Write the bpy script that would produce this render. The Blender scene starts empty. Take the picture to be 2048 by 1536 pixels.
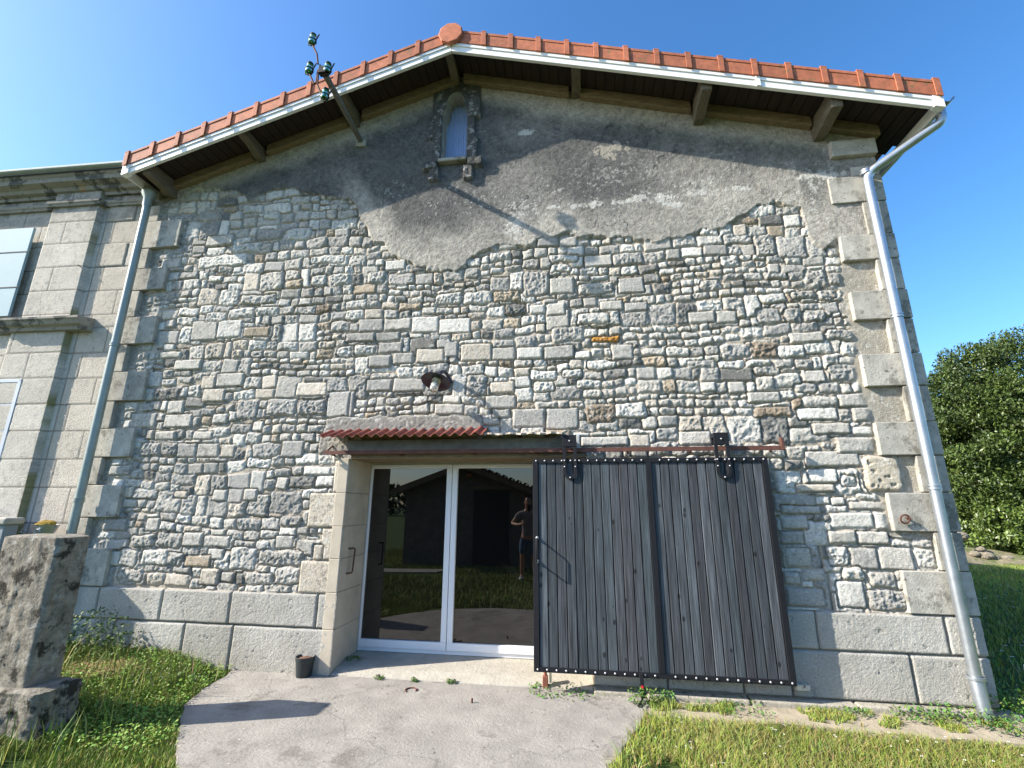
import bpy, math, random
import numpy as np
from mathutils import Vector, Matrix
random.seed(7)
RNG = np.random.default_rng(7)
R = math.radians
sc = bpy.context.scene

# ------------------------------------------------------------------ camera
F_PX, TH, PS, RO = 933.47, 0.254318, 0.14506, 0.005629
CAM = np.array([0.0, -4.8, 1.6])
_f = np.array([-math.sin(PS)*math.cos(TH), math.cos(PS)*math.cos(TH), math.sin(TH)])
_r = np.array([math.cos(PS), math.sin(PS), 0.0])
_u = np.cross(_r, _f)
_r, _u = _r*math.cos(RO)+_u*math.sin(RO), -_r*math.sin(RO)+_u*math.cos(RO)
cd = bpy.data.cameras.new("camera"); cam = bpy.data.objects.new("camera", cd)
sc.collection.objects.link(cam); sc.camera = cam
cd.sensor_fit = 'HORIZONTAL'; cd.sensor_width = 36.0; cd.lens = F_PX/2048*36.0
cd.clip_start = 0.05; cd.clip_end = 2000
M = Matrix(((_r[0], _u[0], -_f[0], CAM[0]), (_r[1], _u[1], -_f[1], CAM[1]), (_r[2], _u[2], -_f[2], CAM[2]), (0, 0, 0, 1)))
cam.matrix_world = M
# ------------------------------------------------------------------ light
SUN = Vector((-1.0, -0.345, 0.70)).normalized()          # direction towards the sun
w = bpy.data.worlds.new("World"); sc.world = w; w.use_nodes = True
nt = w.node_tree; nt.nodes.clear()
sky = nt.nodes.new('ShaderNodeTexSky'); sky.sky_type = 'NISHITA'; sky.sun_disc = False
sky.sun_elevation = math.asin(SUN.z); sky.sun_rotation = math.atan2(SUN.x, SUN.y) % (2*math.pi)
sky.air_density = 1.0; sky.dust_density = 1.3; sky.ozone_density = 4.0
bg = nt.nodes.new('ShaderNodeBackground'); bg.inputs[1].default_value = 0.15
out = nt.nodes.new('ShaderNodeOutputWorld')
hsv = nt.nodes.new('ShaderNodeHueSaturation'); hsv.inputs['Saturation'].default_value = 1.22
nt.links.new(sky.outputs[0], hsv.inputs['Color']); nt.links.new(hsv.outputs[0], bg.inputs[0]); nt.links.new(bg.outputs[0], out.inputs[0])
ld = bpy.data.lights.new("sun", 'SUN'); ld.energy = 5.0; ld.angle = R(0.5); ld.color = (1.0, 0.93, 0.82)
sun = bpy.data.objects.new("sun", ld); sc.collection.objects.link(sun)
sun.rotation_euler = SUN.to_track_quat('Z', 'Y').to_euler()
sc.view_settings.view_transform = 'Standard'; sc.view_settings.look = 'None'
sc.view_settings.exposure = 1.08; sc.view_settings.gamma = 1.0

# ------------------------------------------------------------------ measuring helpers (pixel -> metre on a real plane)
def ray(px, py):
    return _f + _r*(px-1024)/F_PX + _u*(768-py)/F_PX
def P(px, py, y=0.0):
    v = ray(px, py); v = v/v[1]*(y-CAM[1]); return np.array([v[0], y, v[2]+CAM[2]])
def G(px, py, z=0.0):
    v = ray(px, py); s = (z-CAM[2])/v[2]; return np.array([v[0]*s, v[1]*s+CAM[1], z])

# ------------------------------------------------------------------ noise
_T = RNG.random((256, 256))
def vn(x, z):
    xi = np.floor(x).astype(int); zi = np.floor(z).astype(int)
    fx = x-xi; fz = z-zi; fx = fx*fx*(3-2*fx); fz = fz*fz*(3-2*fz)
    a = _T[xi & 255, zi & 255]; b = _T[(xi+1) & 255, zi & 255]
    c = _T[xi & 255, (zi+1) & 255]; d = _T[(xi+1) & 255, (zi+1) & 255]
    return (a*(1-fx)+b*fx)*(1-fz)+(c*(1-fx)+d*fx)*fz
def fbm(x, z, sc_, seed=0, o=4, g=0.5):
    t = 0; a = 1; s = 0
    for i in range(o):
        t = t+a*(vn(x*sc_+seed*17.3+i*31.7, z*sc_+seed*9.1+i*12.9)-0.5); s += a; a *= g; sc_ = sc_*2.03
    return t/s*2
def sstep(a, b, x):
    t = np.clip((x-a)/(b-a), 0, 1); return t*t*(3-2*t)

# ------------------------------------------------------------------ materials
MATS = {}
def mat(name, col=(0.5, 0.5, 0.5), rough=0.8, metal=0.0, attr=False, var=0.25, vscale=6.0, bump=0.0, bscale=60.0,
        spots=None, stretch=(1, 1, 1), spec=0.5, ior=None, trans=0.0, coat=0.0, objvar=0.0):
    if name in MATS: return MATS[name]
    m = bpy.data.materials.new(name); m.use_nodes = True; n = m.node_tree.nodes; L = m.node_tree.links
    b = n['Principled BSDF']; b.inputs['Roughness'].default_value = rough; b.inputs['Metallic'].default_value = metal
    b.inputs['Specular IOR Level'].default_value = spec
    if ior: b.inputs['IOR'].default_value = ior
    if trans: b.inputs['Transmission Weight'].default_value = trans
    if coat: b.inputs['Coat Weight'].default_value = coat
    tc = n.new('ShaderNodeTexCoord'); mp = n.new('ShaderNodeMapping'); mp.inputs['Scale'].default_value = stretch
    L.new(tc.outputs['Object'], mp.inputs[0])
    if attr:
        a = n.new('ShaderNodeAttribute'); a.attribute_name = 'Col'; base = a.outputs['Color']
    else:
        c = n.new('ShaderNodeRGB'); c.outputs[0].default_value = (*col, 1); base = c.outputs[0]
    if var:
        nz = n.new('ShaderNodeTexNoise'); nz.inputs['Scale'].default_value = vscale; nz.inputs['Detail'].default_value = 8
        nz.inputs['Roughness'].default_value = 0.65
        L.new(mp.outputs[0], nz.inputs['Vector'])
        mr = n.new('ShaderNodeMapRange'); mr.inputs[1].default_value = 0.3; mr.inputs[2].default_value = 0.7
        mr.inputs[3].default_value = 1-var; mr.inputs[4].default_value = 1+var
        L.new(nz.outputs['Fac'], mr.inputs[0])
        mx = n.new('ShaderNodeVectorMath'); mx.operation = 'SCALE'
        L.new(base, mx.inputs[0]); L.new(mr.outputs[0], mx.inputs['Scale']); base = mx.outputs[0]
    if spots:                       # (colour, scale, threshold)
        for scol, ss, th in spots:
            nz = n.new('ShaderNodeTexNoise'); nz.inputs['Scale'].default_value = ss; nz.inputs['Detail'].default_value = 6
            nz.inputs['Roughness'].default_value = 0.7
            L.new(mp.outputs[0], nz.inputs['Vector'])
            mr = n.new('ShaderNodeMapRange'); mr.inputs[1].default_value = th; mr.inputs[2].default_value = th+0.07
            L.new(nz.outputs['Fac'], mr.inputs[0])
            mx = n.new('ShaderNodeMix'); mx.data_type = 'RGBA'
            L.new(mr.outputs[0], mx.inputs[0]); L.new(base, mx.inputs[6]); mx.inputs[7].default_value = (*scol, 1)
            base = mx.outputs[2]
    if objvar:                      # tone differs from one copy to the next
        oi = n.new('ShaderNodeObjectInfo'); mr = n.new('ShaderNodeMapRange'); mr.inputs[3].default_value = 1-objvar; mr.inputs[4].default_value = 1+objvar
        L.new(oi.outputs['Random'], mr.inputs[0]); mx = n.new('ShaderNodeVectorMath'); mx.operation = 'SCALE'
        L.new(base, mx.inputs[0]); L.new(mr.outputs[0], mx.inputs['Scale']); base = mx.outputs[0]
    L.new(base, b.inputs['Base Color'])
    if bump:
        nz = n.new('ShaderNodeTexNoise'); nz.inputs['Scale'].default_value = bscale; nz.inputs['Detail'].default_value = 6
        nz.inputs['Roughness'].default_value = 0.7
        L.new(mp.outputs[0], nz.inputs['Vector'])
        bp = n.new('ShaderNodeBump'); bp.inputs['Strength'].default_value = 1.0; bp.inputs['Distance'].default_value = bump
        L.new(nz.outputs['Fac'], bp.inputs['Height']); L.new(bp.outputs[0], b.inputs['Normal'])
    MATS[name] = m; return m

masonry = mat('masonry', attr=True, rough=0.95, var=0.24, vscale=75, bump=0.014, bscale=62, spec=0.2)
quoin_m = mat('quoin_stone', (0.39, 0.37, 0.32), 0.95, objvar=0.13, var=0.28, vscale=9, bump=0.006, bscale=60, spec=0.2,
              spots=[((0.21, 0.20, 0.17), 4, 0.55), ((0.11, 0.105, 0.09), 24, 0.60), ((0.5, 0.48, 0.42), 22, 0.66)])
jamb_m = mat('dressed_stone', (0.50, 0.435, 0.34), 0.9, var=0.15, vscale=4, bump=0.003, bscale=70, spec=0.2)
terracotta = mat('terracotta', (0.40, 0.13, 0.062), 0.75, objvar=0.17, var=0.28, vscale=14, bump=0.002, bscale=80,
                 spots=[((0.20, 0.13, 0.05), 8, 0.60), ((0.45, 0.36, 0.28), 30, 0.70)])
mossy_tile = mat('mossy_tile', (0.30, 0.13, 0.045), 0.9, var=0.3, vscale=9, bump=0.004, bscale=50)
pvc = mat('white_pvc', (0.82, 0.82, 0.80), 0.35, var=0.04, vscale=3)
pvc2 = mat('white_door_frame', (0.80, 0.81, 0.82), 0.3, var=0.02, vscale=3)
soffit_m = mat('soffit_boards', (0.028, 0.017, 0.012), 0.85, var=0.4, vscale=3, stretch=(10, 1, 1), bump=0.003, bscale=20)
timber = mat('weathered_timber', (0.22, 0.165, 0.10), 0.85, var=0.35, vscale=3, stretch=(3, 14, 14), bump=0.004, bscale=14)
beam_m = mat('purlin_timber', (0.15, 0.125, 0.09), 0.85, var=0.4, vscale=5, stretch=(14, 2, 14), bump=0.004, bscale=14,
             spots=[((0.5, 0.48, 0.42), 5, 0.66)])
zinc = mat('zinc', (0.42, 0.45, 0.48), 0.42, 0.85, var=0.15, vscale=8, bump=0.0008, bscale=20)
greenpipe = mat('painted_pipe', (0.27, 0.31, 0.29), 0.42, 0.3, var=0.12, vscale=8, bump=0.0008, bscale=20)
blackmetal = mat('black_steel', (0.010, 0.011, 0.014), 0.65, 0.0, var=0.2, vscale=20, spec=0.25)
bolt_m = mat('bolt_steel', (0.42, 0.42, 0.43), 0.45, 0.6, var=0.1, vscale=20)
rust = mat('rusty_steel', (0.11, 0.045, 0.03), 0.85, 0.1, var=0.4, vscale=25, bump=0.001, bscale=100)
rail_m = mat('rail_steel', (0.12, 0.05, 0.035), 0.8, 0.1, var=0.4, vscale=12, bump=0.001, bscale=100)
boards_m = mat('grey_boards', attr=True, rough=0.85, var=0.45, vscale=3.0, stretch=(16, 16, 0.9), bump=0.0015, bscale=9, spec=0.3)
glass_m = mat('door_glass', (0.004, 0.0042, 0.0045), 0.01, var=0, spec=0.5, ior=1.85)
concrete = mat('concrete', (0.30, 0.28, 0.25), 0.9, var=0.22, vscale=3.2, bump=0.010, bscale=38, spec=0.2,
               spots=[((0.20, 0.185, 0.16), 1.7, 0.56), ((0.35, 0.33, 0.295), 4.0, 0.60), ((0.12, 0.11, 0.09), 38, 0.69), ((0.42, 0.40, 0.36), 60, 0.70)])
cement = mat('cement', (0.17, 0.165, 0.145), 0.95, var=0.25, vscale=14, bump=0.006, bscale=60, spec=0.2)
soil = mat('soil', (0.10, 0.085, 0.05), 0.95, var=0.4, vscale=5, bump=0.01, bscale=25, spec=0.1, spots=[((0.05, 0.075, 0.02), 3, 0.45)])
lawnbase = mat('lawn_base', (0.055, 0.085, 0.022), 0.95, var=0.4, vscale=1.2, bump=0.02, bscale=20, spec=0.1, spots=[((0.11, 0.10, 0.04), 4, 0.62)])
dirt = mat('dry_dirt', (0.36, 0.31, 0.23), 0.95, var=0.25, vscale=6, bump=0.01, bscale=30, spec=0.1, spots=[((0.2, 0.17, 0.12), 12, 0.6)])
grass_m = mat('grass_blades', attr=True, rough=0.6, var=0, spec=0.3)
leaf_m = mat('leaves', attr=True, rough=0.45, var=0, spec=0.5)
bark = mat('bark', (0.10, 0.08, 0.055), 0.9, var=0.35, vscale=8, bump=0.02, bscale=12)
corr_m = mat('red_corrugated', (0.26, 0.065, 0.042), 0.6, 0.1, var=0.3, vscale=12, bump=0.0015, bscale=50,
             spots=[((0.09, 0.04, 0.03), 7, 0.6)])
plank_m = mat('bleached_plank', (0.45, 0.37, 0.30), 0.9, var=0.3, vscale=4, stretch=(1, 10, 10), bump=0.004, bscale=12)
pillar_m = mat('pillar_stone', (0.27, 0.245, 0.20), 0.95, var=0.45, vscale=14, bump=0.022, bscale=40, spec=0.15,
               spots=[((0.40, 0.385, 0.34), 9, 0.56), ((0.055, 0.05, 0.04), 6, 0.53)])
slate = mat('slate', (0.09, 0.10, 0.12), 0.6, var=0.2, vscale=10)
shutter_m = mat('shutter_paint', (0.28, 0.40, 0.44), 0.7, var=0.05, vscale=3)
shutter_w = mat('white_shutter_paint', (0.50, 0.54, 0.60), 0.7, var=0.05, vscale=3)
green_glass = mat('green_glass', (0.03, 0.30, 0.08), 0.06, var=0.1, vscale=20, spec=0.8, trans=0.45)
pane_m = mat('translucent_sheet', (0.36, 0.48, 0.74), 0.35, var=0.08, vscale=6)
plastic = mat('black_plastic', (0.02, 0.028, 0.03), 0.45, var=0.15, vscale=15)
brown = mat('potting_soil', (0.14, 0.07, 0.04), 0.95, var=0.5, vscale=60, bump=0.01, bscale=60)
cream_glass = mat('cream_plastic', (0.72, 0.66, 0.45), 0.4, var=0.05)
clear = mat('clear_glass', (0.9, 0.92, 0.9), 0.05, var=0, trans=0.9)
bulb_m = mat('white_bulb', (0.85, 0.82, 0.72), 0.3, var=0)
enamel = mat('dark_enamel', (0.012, 0.016, 0.035), 0.35, var=0.1, vscale=30)
straw = mat('straw', (0.42, 0.29, 0.14), 0.9, var=0.3, vscale=40)
postpaint = mat('cream_post_paint', (0.72, 0.70, 0.50), 0.6, var=0.1, vscale=8)
skin_m = mat('skin', (0.45, 0.24, 0.16), 0.5, var=0.05)
hair_m = mat('hair', (0.035, 0.022, 0.015), 0.7, var=0.2, vscale=50)
shirt_m = mat('grey_shirt', (0.22, 0.20, 0.22), 0.85, var=0.25, vscale=30, stretch=(0.2, 0.2, 3))
denim = mat('denim', (0.06, 0.12, 0.22), 0.85, var=0.2, vscale=30)
shoe_m = mat('white_shoes', (0.7, 0.7, 0.7), 0.6, var=0.05)
shed_m = mat('shed_stone', (0.16, 0.14, 0.115), 0.95, var=0.35, vscale=5, bump=0.01, bscale=15)
shed_tile = mat('shed_tiles', (0.20, 0.085, 0.05), 0.85, var=0.35, vscale=8)

# wandering hairline cracks in the concrete
n = concrete.node_tree.nodes; L = concrete.node_tree.links; bs = n['Principled BSDF']; src = bs.inputs['Base Color'].links[0].from_socket
tc = n.new('ShaderNodeTexCoord'); nz = n.new('ShaderNodeTexNoise'); nz.inputs['Scale'].default_value = 2.5; nz.inputs['Detail'].default_value = 5; L.new(tc.outputs['Object'], nz.inputs['Vector'])
ad = n.new('ShaderNodeVectorMath'); ad.operation = 'MULTIPLY_ADD'; L.new(nz.outputs['Color'], ad.inputs[0]); ad.inputs[1].default_value = (.7, .7, .7); L.new(tc.outputs['Object'], ad.inputs[2])
vo = n.new('ShaderNodeTexVoronoi'); vo.feature = 'DISTANCE_TO_EDGE'; vo.inputs['Scale'].default_value = 0.40; L.new(ad.outputs[0], vo.inputs['Vector'])
mr = n.new('ShaderNodeMapRange'); mr.inputs[1].default_value = 0.001; mr.inputs[2].default_value = 0.006; mr.inputs[3].default_value = 0.78; mr.inputs[4].default_value = 1.0; L.new(vo.outputs['Distance'], mr.inputs[0])
vm = n.new('ShaderNodeVectorMath'); vm.operation = 'SCALE'; L.new(src, vm.inputs[0]); L.new(mr.outputs[0], vm.inputs['Scale']); L.new(vm.outputs[0], bs.inputs['Base Color'])

# ------------------------------------------------------------------ objects
C = sc.collection
def thing(name, label, cat, loc=(0, 0, 0), group=None):
    o = bpy.data.objects.new(name, None); C.objects.link(o); o.location = loc; o.empty_display_size = 0.1
    tag(o, label, cat, group); return o
def tag(o, label=None, cat=None, group=None, kind=None):
    if label: o['label'] = label
    if cat: o['category'] = cat
    if group: o['group'] = group
    if kind: o['kind'] = kind
    return o
def base(o):
    v = Vector(o.location)
    if o.parent: v = v+base(o.parent)
    return v
def link(name, me, m, parent=None, at=None):
    for i in ([m] if not isinstance(m, (list, tuple)) else m): me.materials.append(i)
    o = bpy.data.objects.new(name, me); C.objects.link(o)
    org = base(parent) if parent else Vector((0, 0, 0))
    at = Vector(at) if at is not None else (org if parent else Vector((0, 0, 0)))
    me.transform(Matrix.Translation(-at))
    if parent: o.parent = parent
    o.location = at-org
    return o

class MB:
    def __init__(s): s.v = []; s.f = []; s.mi = []
    def add(s, vs, fs, mi=0):
        k = len(s.v); s.v += [tuple(map(float, p)) for p in vs]; s.f += [tuple(k+i for i in f) for f in fs]; s.mi += [mi]*len(fs); return s
    def box(s, a, b, mi=0):
        x0, x1 = sorted((a[0], b[0])); y0, y1 = sorted((a[1], b[1])); z0, z1 = sorted((a[2], b[2]))
        return s.add([(x0, y0, z0), (x1, y0, z0), (x1, y1, z0), (x0, y1, z0), (x0, y0, z1), (x1, y0, z1), (x1, y1, z1), (x0, y1, z1)],
                     [(0, 3, 2, 1), (4, 5, 6, 7), (0, 1, 5, 4), (1, 2, 6, 5), (2, 3, 7, 6), (3, 0, 4, 7)], mi)
    def prism(s, pts, d, mi=0):        # pts planar loop, extruded by vector d
        n = len(pts); d = np.array(d); a = [np.array(p, float) for p in pts]
        nrm = sum((np.cross(a[i], a[(i+1) % n]) for i in range(n)), np.zeros(3))
        if np.dot(nrm, d) > 0: a = a[::-1]
        vs = a+[p+d for p in a]
        return s.add(vs, [tuple(range(n)), tuple(range(2*n-1, n-1, -1))]+[(i, n+i, n+(i+1) % n, (i+1) % n)[::1] if False else ((i+1) % n, i, n+i, n+(i+1) % n) for i in range(n)], mi)
    def tube(s, pts, r, seg=12, cap=True, mi=0):
        pts = [Vector(p) for p in pts]; n = len(pts); rs = r if hasattr(r, '__len__') else [r]*n
        vs = []; up = None
        for i, p in enumerate(pts):
            t = (pts[min(i+1, n-1)]-pts[max(i-1, 0)]).normalized()
            if up is None: up = t.orthogonal().normalized()
            up = (up-t*up.dot(t)).normalized(); w_ = t.cross(up)
            for k in range(seg):
                a = 2*math.pi*k/seg; vs.append(p+(up*math.cos(a)+w_*math.sin(a))*rs[i])
        fs = [(i*seg+k, i*seg+(k+1) % seg, (i+1)*seg+(k+1) % seg, (i+1)*seg+k) for i in range(n-1) for k in range(seg)]
        if cap: fs += [tuple(range(seg))[::-1], tuple((n-1)*seg+k for k in range(seg))]
        return s.add(vs, fs, mi)
    def lathe(s, prof, c, axis=(0, 0, 1), seg=24, mi=0):   # prof: (r, h)
        ax = Vector(axis).normalized(); u = ax.orthogonal().normalized(); v_ = ax.cross(u); c = Vector(c)
        vs = []
        for r, h in prof:
            for k in range(seg):
                a = 2*math.pi*k/seg; vs.append(c+ax*h+(u*math.cos(a)+v_*math.sin(a))*r)
        fs = [(i*seg+k, i*seg+(k+1) % seg, (i+1)*seg+(k+1) % seg, (i+1)*seg+k) for i in range(len(prof)-1) for k in range(seg)]
        return s.add(vs, fs, mi)
    def build(s, name, m, parent=None, bevel=0.0, smooth=None, at=None, seg=2):
        me = bpy.data.meshes.new(name); me.from_pydata(s.v, [], s.f); me.polygons.foreach_set('material_index', s.mi)
        o = link(name, me, m, parent, at)
        if bevel:
            b = o.modifiers.new('b', 'BEVEL'); b.width = bevel; b.segments = seg; b.limit_method = 'ANGLE'
        if smooth:
            me.polygons.foreach_set('use_smooth', [True]*len(me.polygons))
            try: me.set_sharp_from_angle(angle=R(smooth))
            except Exception: pass
        return o

def fast(name, V, Fc, m, parent=None, col=None, smooth=False, at=None):
    V = np.asarray(V, dtype=np.float32); Fc = np.asarray(Fc, dtype=np.int32); k = Fc.shape[1]
    me = bpy.data.meshes.new(name); me.vertices.add(len(V)); me.vertices.foreach_set('co', V.ravel())
    me.loops.add(Fc.size); me.loops.foreach_set('vertex_index', Fc.ravel())
    me.polygons.add(len(Fc)); me.polygons.foreach_set('loop_start', np.arange(0, Fc.size, k, dtype=np.int32))
    try: me.polygons.foreach_set('loop_total', np.full(len(Fc), k, dtype=np.int32))
    except Exception: pass
    me.polygons.foreach_set('use_smooth', np.full(len(Fc), bool(smooth)))
    me.update(calc_edges=True)
    if col is not None:
        a = me.color_attributes.new('Col', 'FLOAT_COLOR', 'POINT')
        a.data.foreach_set('color', np.concatenate([col, np.ones((len(V), 1))], 1).astype(np.float32).ravel())
    return link(name, me, m, parent, at)

# ================================================================== MASONRY HEIGHT FIELD
# outward relief H (m) and base colour over an (x, z) grid
PAL = {'w': (0.66, 0.635, 0.57), 'g': (0.40, 0.385, 0.35), 'c': (0.58, 0.52, 0.43), 't': (0.45, 0.37, 0.27),
       'b': (0.28, 0.225, 0.165), 'o': (0.46, 0.22, 0.05), 'd': (0.22, 0.215, 0.195), 'n': (0.50, 0.475, 0.42)}
class Relief:
    def __init__(s, x0, x1, z0, z1, st, mortar=(0.42, 0.365, 0.29), seed=1, mh=-0.002, ma=0.012):
        s.x = np.arange(x0, x1+st*0.5, st); s.z = np.arange(z0, z1+st*0.5, st); s.st = st
        s.X, s.Z = np.meshgrid(s.x, s.z, indexing='ij')
        s.H = mh+ma*fbm(s.X, s.Z, 9, seed, 5, 0.6)
        s.C = np.ones(s.X.shape+(3,))*np.array(mortar)*(1+0.16*fbm(s.X, s.Z, 5, seed+1, 4)[..., None])
        s.WX = fbm(s.X, s.Z, 7, seed+2, 3, 0.55); s.WZ = fbm(s.X, s.Z, 7, seed+3, 3, 0.55)
        s.n1 = fbm(s.X, s.Z, 19, seed+4, 4, 0.8); s.n2 = np.abs(fbm(s.X, s.Z, 20, seed+5, 3, 0.7)); s.n3 = fbm(s.X, s.Z, 3, seed+6, 3)
        s.m0 = s.H.copy(); s.c0 = s.C.copy()
    def stone(s, cx, cz, hw, hh, depth, rough, col, rad=0.02, warp=0.012, rot=0.0, moat=0.0, edge=0.014, tilt=(0, 0), crev=0.0):
        pad = 0.05+moat
        i0, i1 = np.searchsorted(s.x, [cx-hw-pad, cx+hw+pad]); j0, j1 = np.searchsorted(s.z, [cz-hh-pad, cz+hh+pad])
        if i1 <= i0 or j1 <= j0: return
        sl = (slice(i0, i1), slice(j0, j1))
        dx = s.X[sl]-cx+s.WX[sl]*warp; dz = s.Z[sl]-cz+s.WZ[sl]*warp
        c, sn = math.cos(rot), math.sin(rot); u = dx*c+dz*sn; v = -dx*sn+dz*c
        rad = min(rad, hw*0.9, hh*0.9)
        qx = np.abs(u)-hw+rad; qz = np.abs(v)-hh+rad
        d = -(np.hypot(np.maximum(qx, 0), np.maximum(qz, 0))+np.minimum(np.maximum(qx, qz), 0)-rad)   # >0 inside
        if moat:
            k = d > -moat
            s.H[sl] = np.where(k, s.m0[sl], s.H[sl]); s.C[sl] = np.where(k[..., None], s.c0[sl], s.C[sl])
        if crev:                    # mortar raked out round the stone
            gap = (d <= 0) & (d > -0.010); s.H[sl] = np.where(gap, s.H[sl]-crev, s.H[sl])
        ins = d > 0
        prof = 1-np.exp(-np.maximum(d, 0)/edge)
        h = depth*prof-0.004+rough*(s.n1[sl]*0.8-s.n2[sl]*1.5+0.25)*prof+tilt[0]*u/hw*0.008+tilt[1]*v/hh*0.008
        s.H[sl] = np.where(ins, h, s.H[sl])
        cc = np.array(col)*(1+0.13*s.n3[sl][..., None])*(1-np.clip(s.n2[sl]*rough*30, 0, 0.5)[..., None])
        k = np.clip(d/0.006, 0, 1)[..., None]
        s.C[sl] = np.where(ins[..., None], s.C[sl]*(1-k)+cc*k, s.C[sl])
    def build(s, name, parent, keep=None, pos=None, m=None, back=0.0):
        nx, nz = s.X.shape
        V = np.stack([s.X, -s.H, s.Z], -1).reshape(-1, 3) if pos is None else pos(s.X, s.H, s.Z)
        idx = np.arange(nx*nz).reshape(nx, nz)
        Fc = np.stack([idx[:-1, :-1], idx[1:, :-1], idx[1:, 1:], idx[:-1, 1:]], -1)
        if keep is not None:
            kc = keep(0.5*(s.X[:-1, :-1]+s.X[1:, 1:]), 0.5*(s.Z[:-1, :-1]+s.Z[1:, 1:])); Fc = Fc[kc]
        Fc = Fc.reshape(-1, 4); used = np.zeros(nx*nz, bool); used[Fc.ravel()] = True
        rem = np.cumsum(used)-1
        return fast(name, V[used], rem[Fc], m or masonry, parent, np.clip(s.C.reshape(-1, 3)[used], 0.01, 0.9), smooth=True)
# ------------------------------------------------------------------ barn dimensions
XR, SL = -1.385, 0.306
def zt(x): return 6.895-SL*np.abs(x-XR)              # underside of the verge trim
XL, XE, XC0, XC1 = -5.60, 3.60, -5.68, 3.25
DX0, DX1, DZ = -2.46, 0.06, 2.12
barn = thing('stone_barn', 'stone barn gable with patched render, glazed door and red tiled roof', 'barn', (-1.2, 0, 0))

W = Relief(XC0, XC1, 0.0, 7.1, 0.009)
# exposed stone / old render boundary
BP = [(318,385),(345,398),(400,383),(480,383),(500,402),(540,383),(575,378),(605,388),(640,392),(700,400),(712,412),(722,440),(738,462),(748,482),
      (770,490),(784,510),(840,530),(905,545),(928,535),(960,505),(1000,492),(1060,497),(1085,478),(1120,470),(1145,462),(1152,480),(1240,474),(1290,490),
      (1350,481),(1400,465),(1450,452),(1500,424),(1545,406),(1600,415),(1608,445),(1618,480),(1645,505),(1672,486),(1700,500),(1760,530)]
bw = np.array([P(*p)[[0, 2]] for p in BP]); bw = bw[np.argsort(bw[:, 0])]
zb = np.interp(W.X, bw[:, 0], bw[:, 1])+0.07*fbm(W.X, W.Z, 5, 40, 4, .65)
rnd = random.Random(11)
def random_stones():
    z = 0.70; band = 0
    while z < 5.75:
        low = z < 1.0
        bh = rnd.uniform(0.215, 0.29) if not low else 0.36
        if 1.25 < z < 1.8: bh = rnd.uniform(0.22, 0.25)
        x = XC0-0.1
        while x < XC1+0.2:
            sw = rnd.uniform(0.35, 1.3)
            kind = rnd.random()
            if kind < 0.16: rows = [1.0]
            elif kind < 0.82: a = rnd.uniform(0.42, 0.58); rows = [a, 1-a]
            else: a = rnd.uniform(0.28, 0.38); rows = [a, a, 1-2*a]
            zz = z
            for r_ in rows:
                h = bh*r_; xx = x
                while xx < x+sw:
                    wd = min(0.38, h*rnd.uniform(0.85, 2.4)) if len(rows) > 1 else rnd.uniform(0.2, 0.34)
                    wd = max(wd, 0.09)
                    if x+sw-xx-wd < 0.08: wd = x+sw-xx
                    cx = xx+wd/2; und = 0.045*math.sin(cx*1.1+z*1.7)+0.03*math.sin(cx*2.9+z*2.3)
                    sm = rnd.random() < 0.2
                    col = rnd.choices('wgcntbd', (32, 25, 9, 28, 1.8, .8, 6))[0]
                    col = np.array(PAL[col])*rnd.uniform(0.85, 1.1)
                    g = rnd.uniform(0.004, 0.009)
                    W.stone(cx, zz+h/2+und, wd/2-g, h/2-g*0.9, rnd.uniform(0.012, 0.025), 0.003 if sm else rnd.uniform(0.008, 0.017), col,
                            rad=0.008 if sm else rnd.uniform(0.010, 0.034), warp=0.007 if sm else 0.026, rot=rnd.gauss(0, 0.045), edge=0.005 if sm else 0.009,
                            tilt=(rnd.uniform(-1, 1), rnd.uniform(-1, 1)), crev=rnd.choice((0, .006, .014, .022)))
                    xx += wd
                zz += h
            x += sw
        z += bh; band += 1
random_stones()
# stones that can be told apart, (kind, colour, rect in a zoomed crop)
S = 700/2048
def put(ox, oy, lst, sc_=S):
    for e in lst:
        k, col, a, b, c, d = e
        p = P(ox+(a+c)/2*sc_, oy+(b+d)/2*sc_); l = P(ox+a*sc_, oy+(b+d)/2*sc_); r_ = P(ox+c*sc_, oy+(b+d)/2*sc_)
        t = P(ox+(a+c)/2*sc_, oy+b*sc_); bo = P(ox+(a+c)/2*sc_, oy+d*sc_)
        sm = k == 's'; cl = np.array(PAL[col])*rnd.uniform(0.9, 1.08)
        W.stone(p[0], (t[2]+bo[2])/2, (r_[0]-l[0])/2-0.004, (t[2]-bo[2])/2-0.004, rnd.uniform(0.018, 0.032), 0.0035 if sm else rnd.uniform(0.011, 0.02), cl,
                rad=0.008 if sm else 0.026, warp=0.009 if sm else 0.030, moat=0.011, edge=0.005 if sm else 0.009, tilt=(rnd.uniform(-.7, .7), rnd.uniform(-.7, .7)), crev=rnd.choice((0, .008, .016)))
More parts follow.
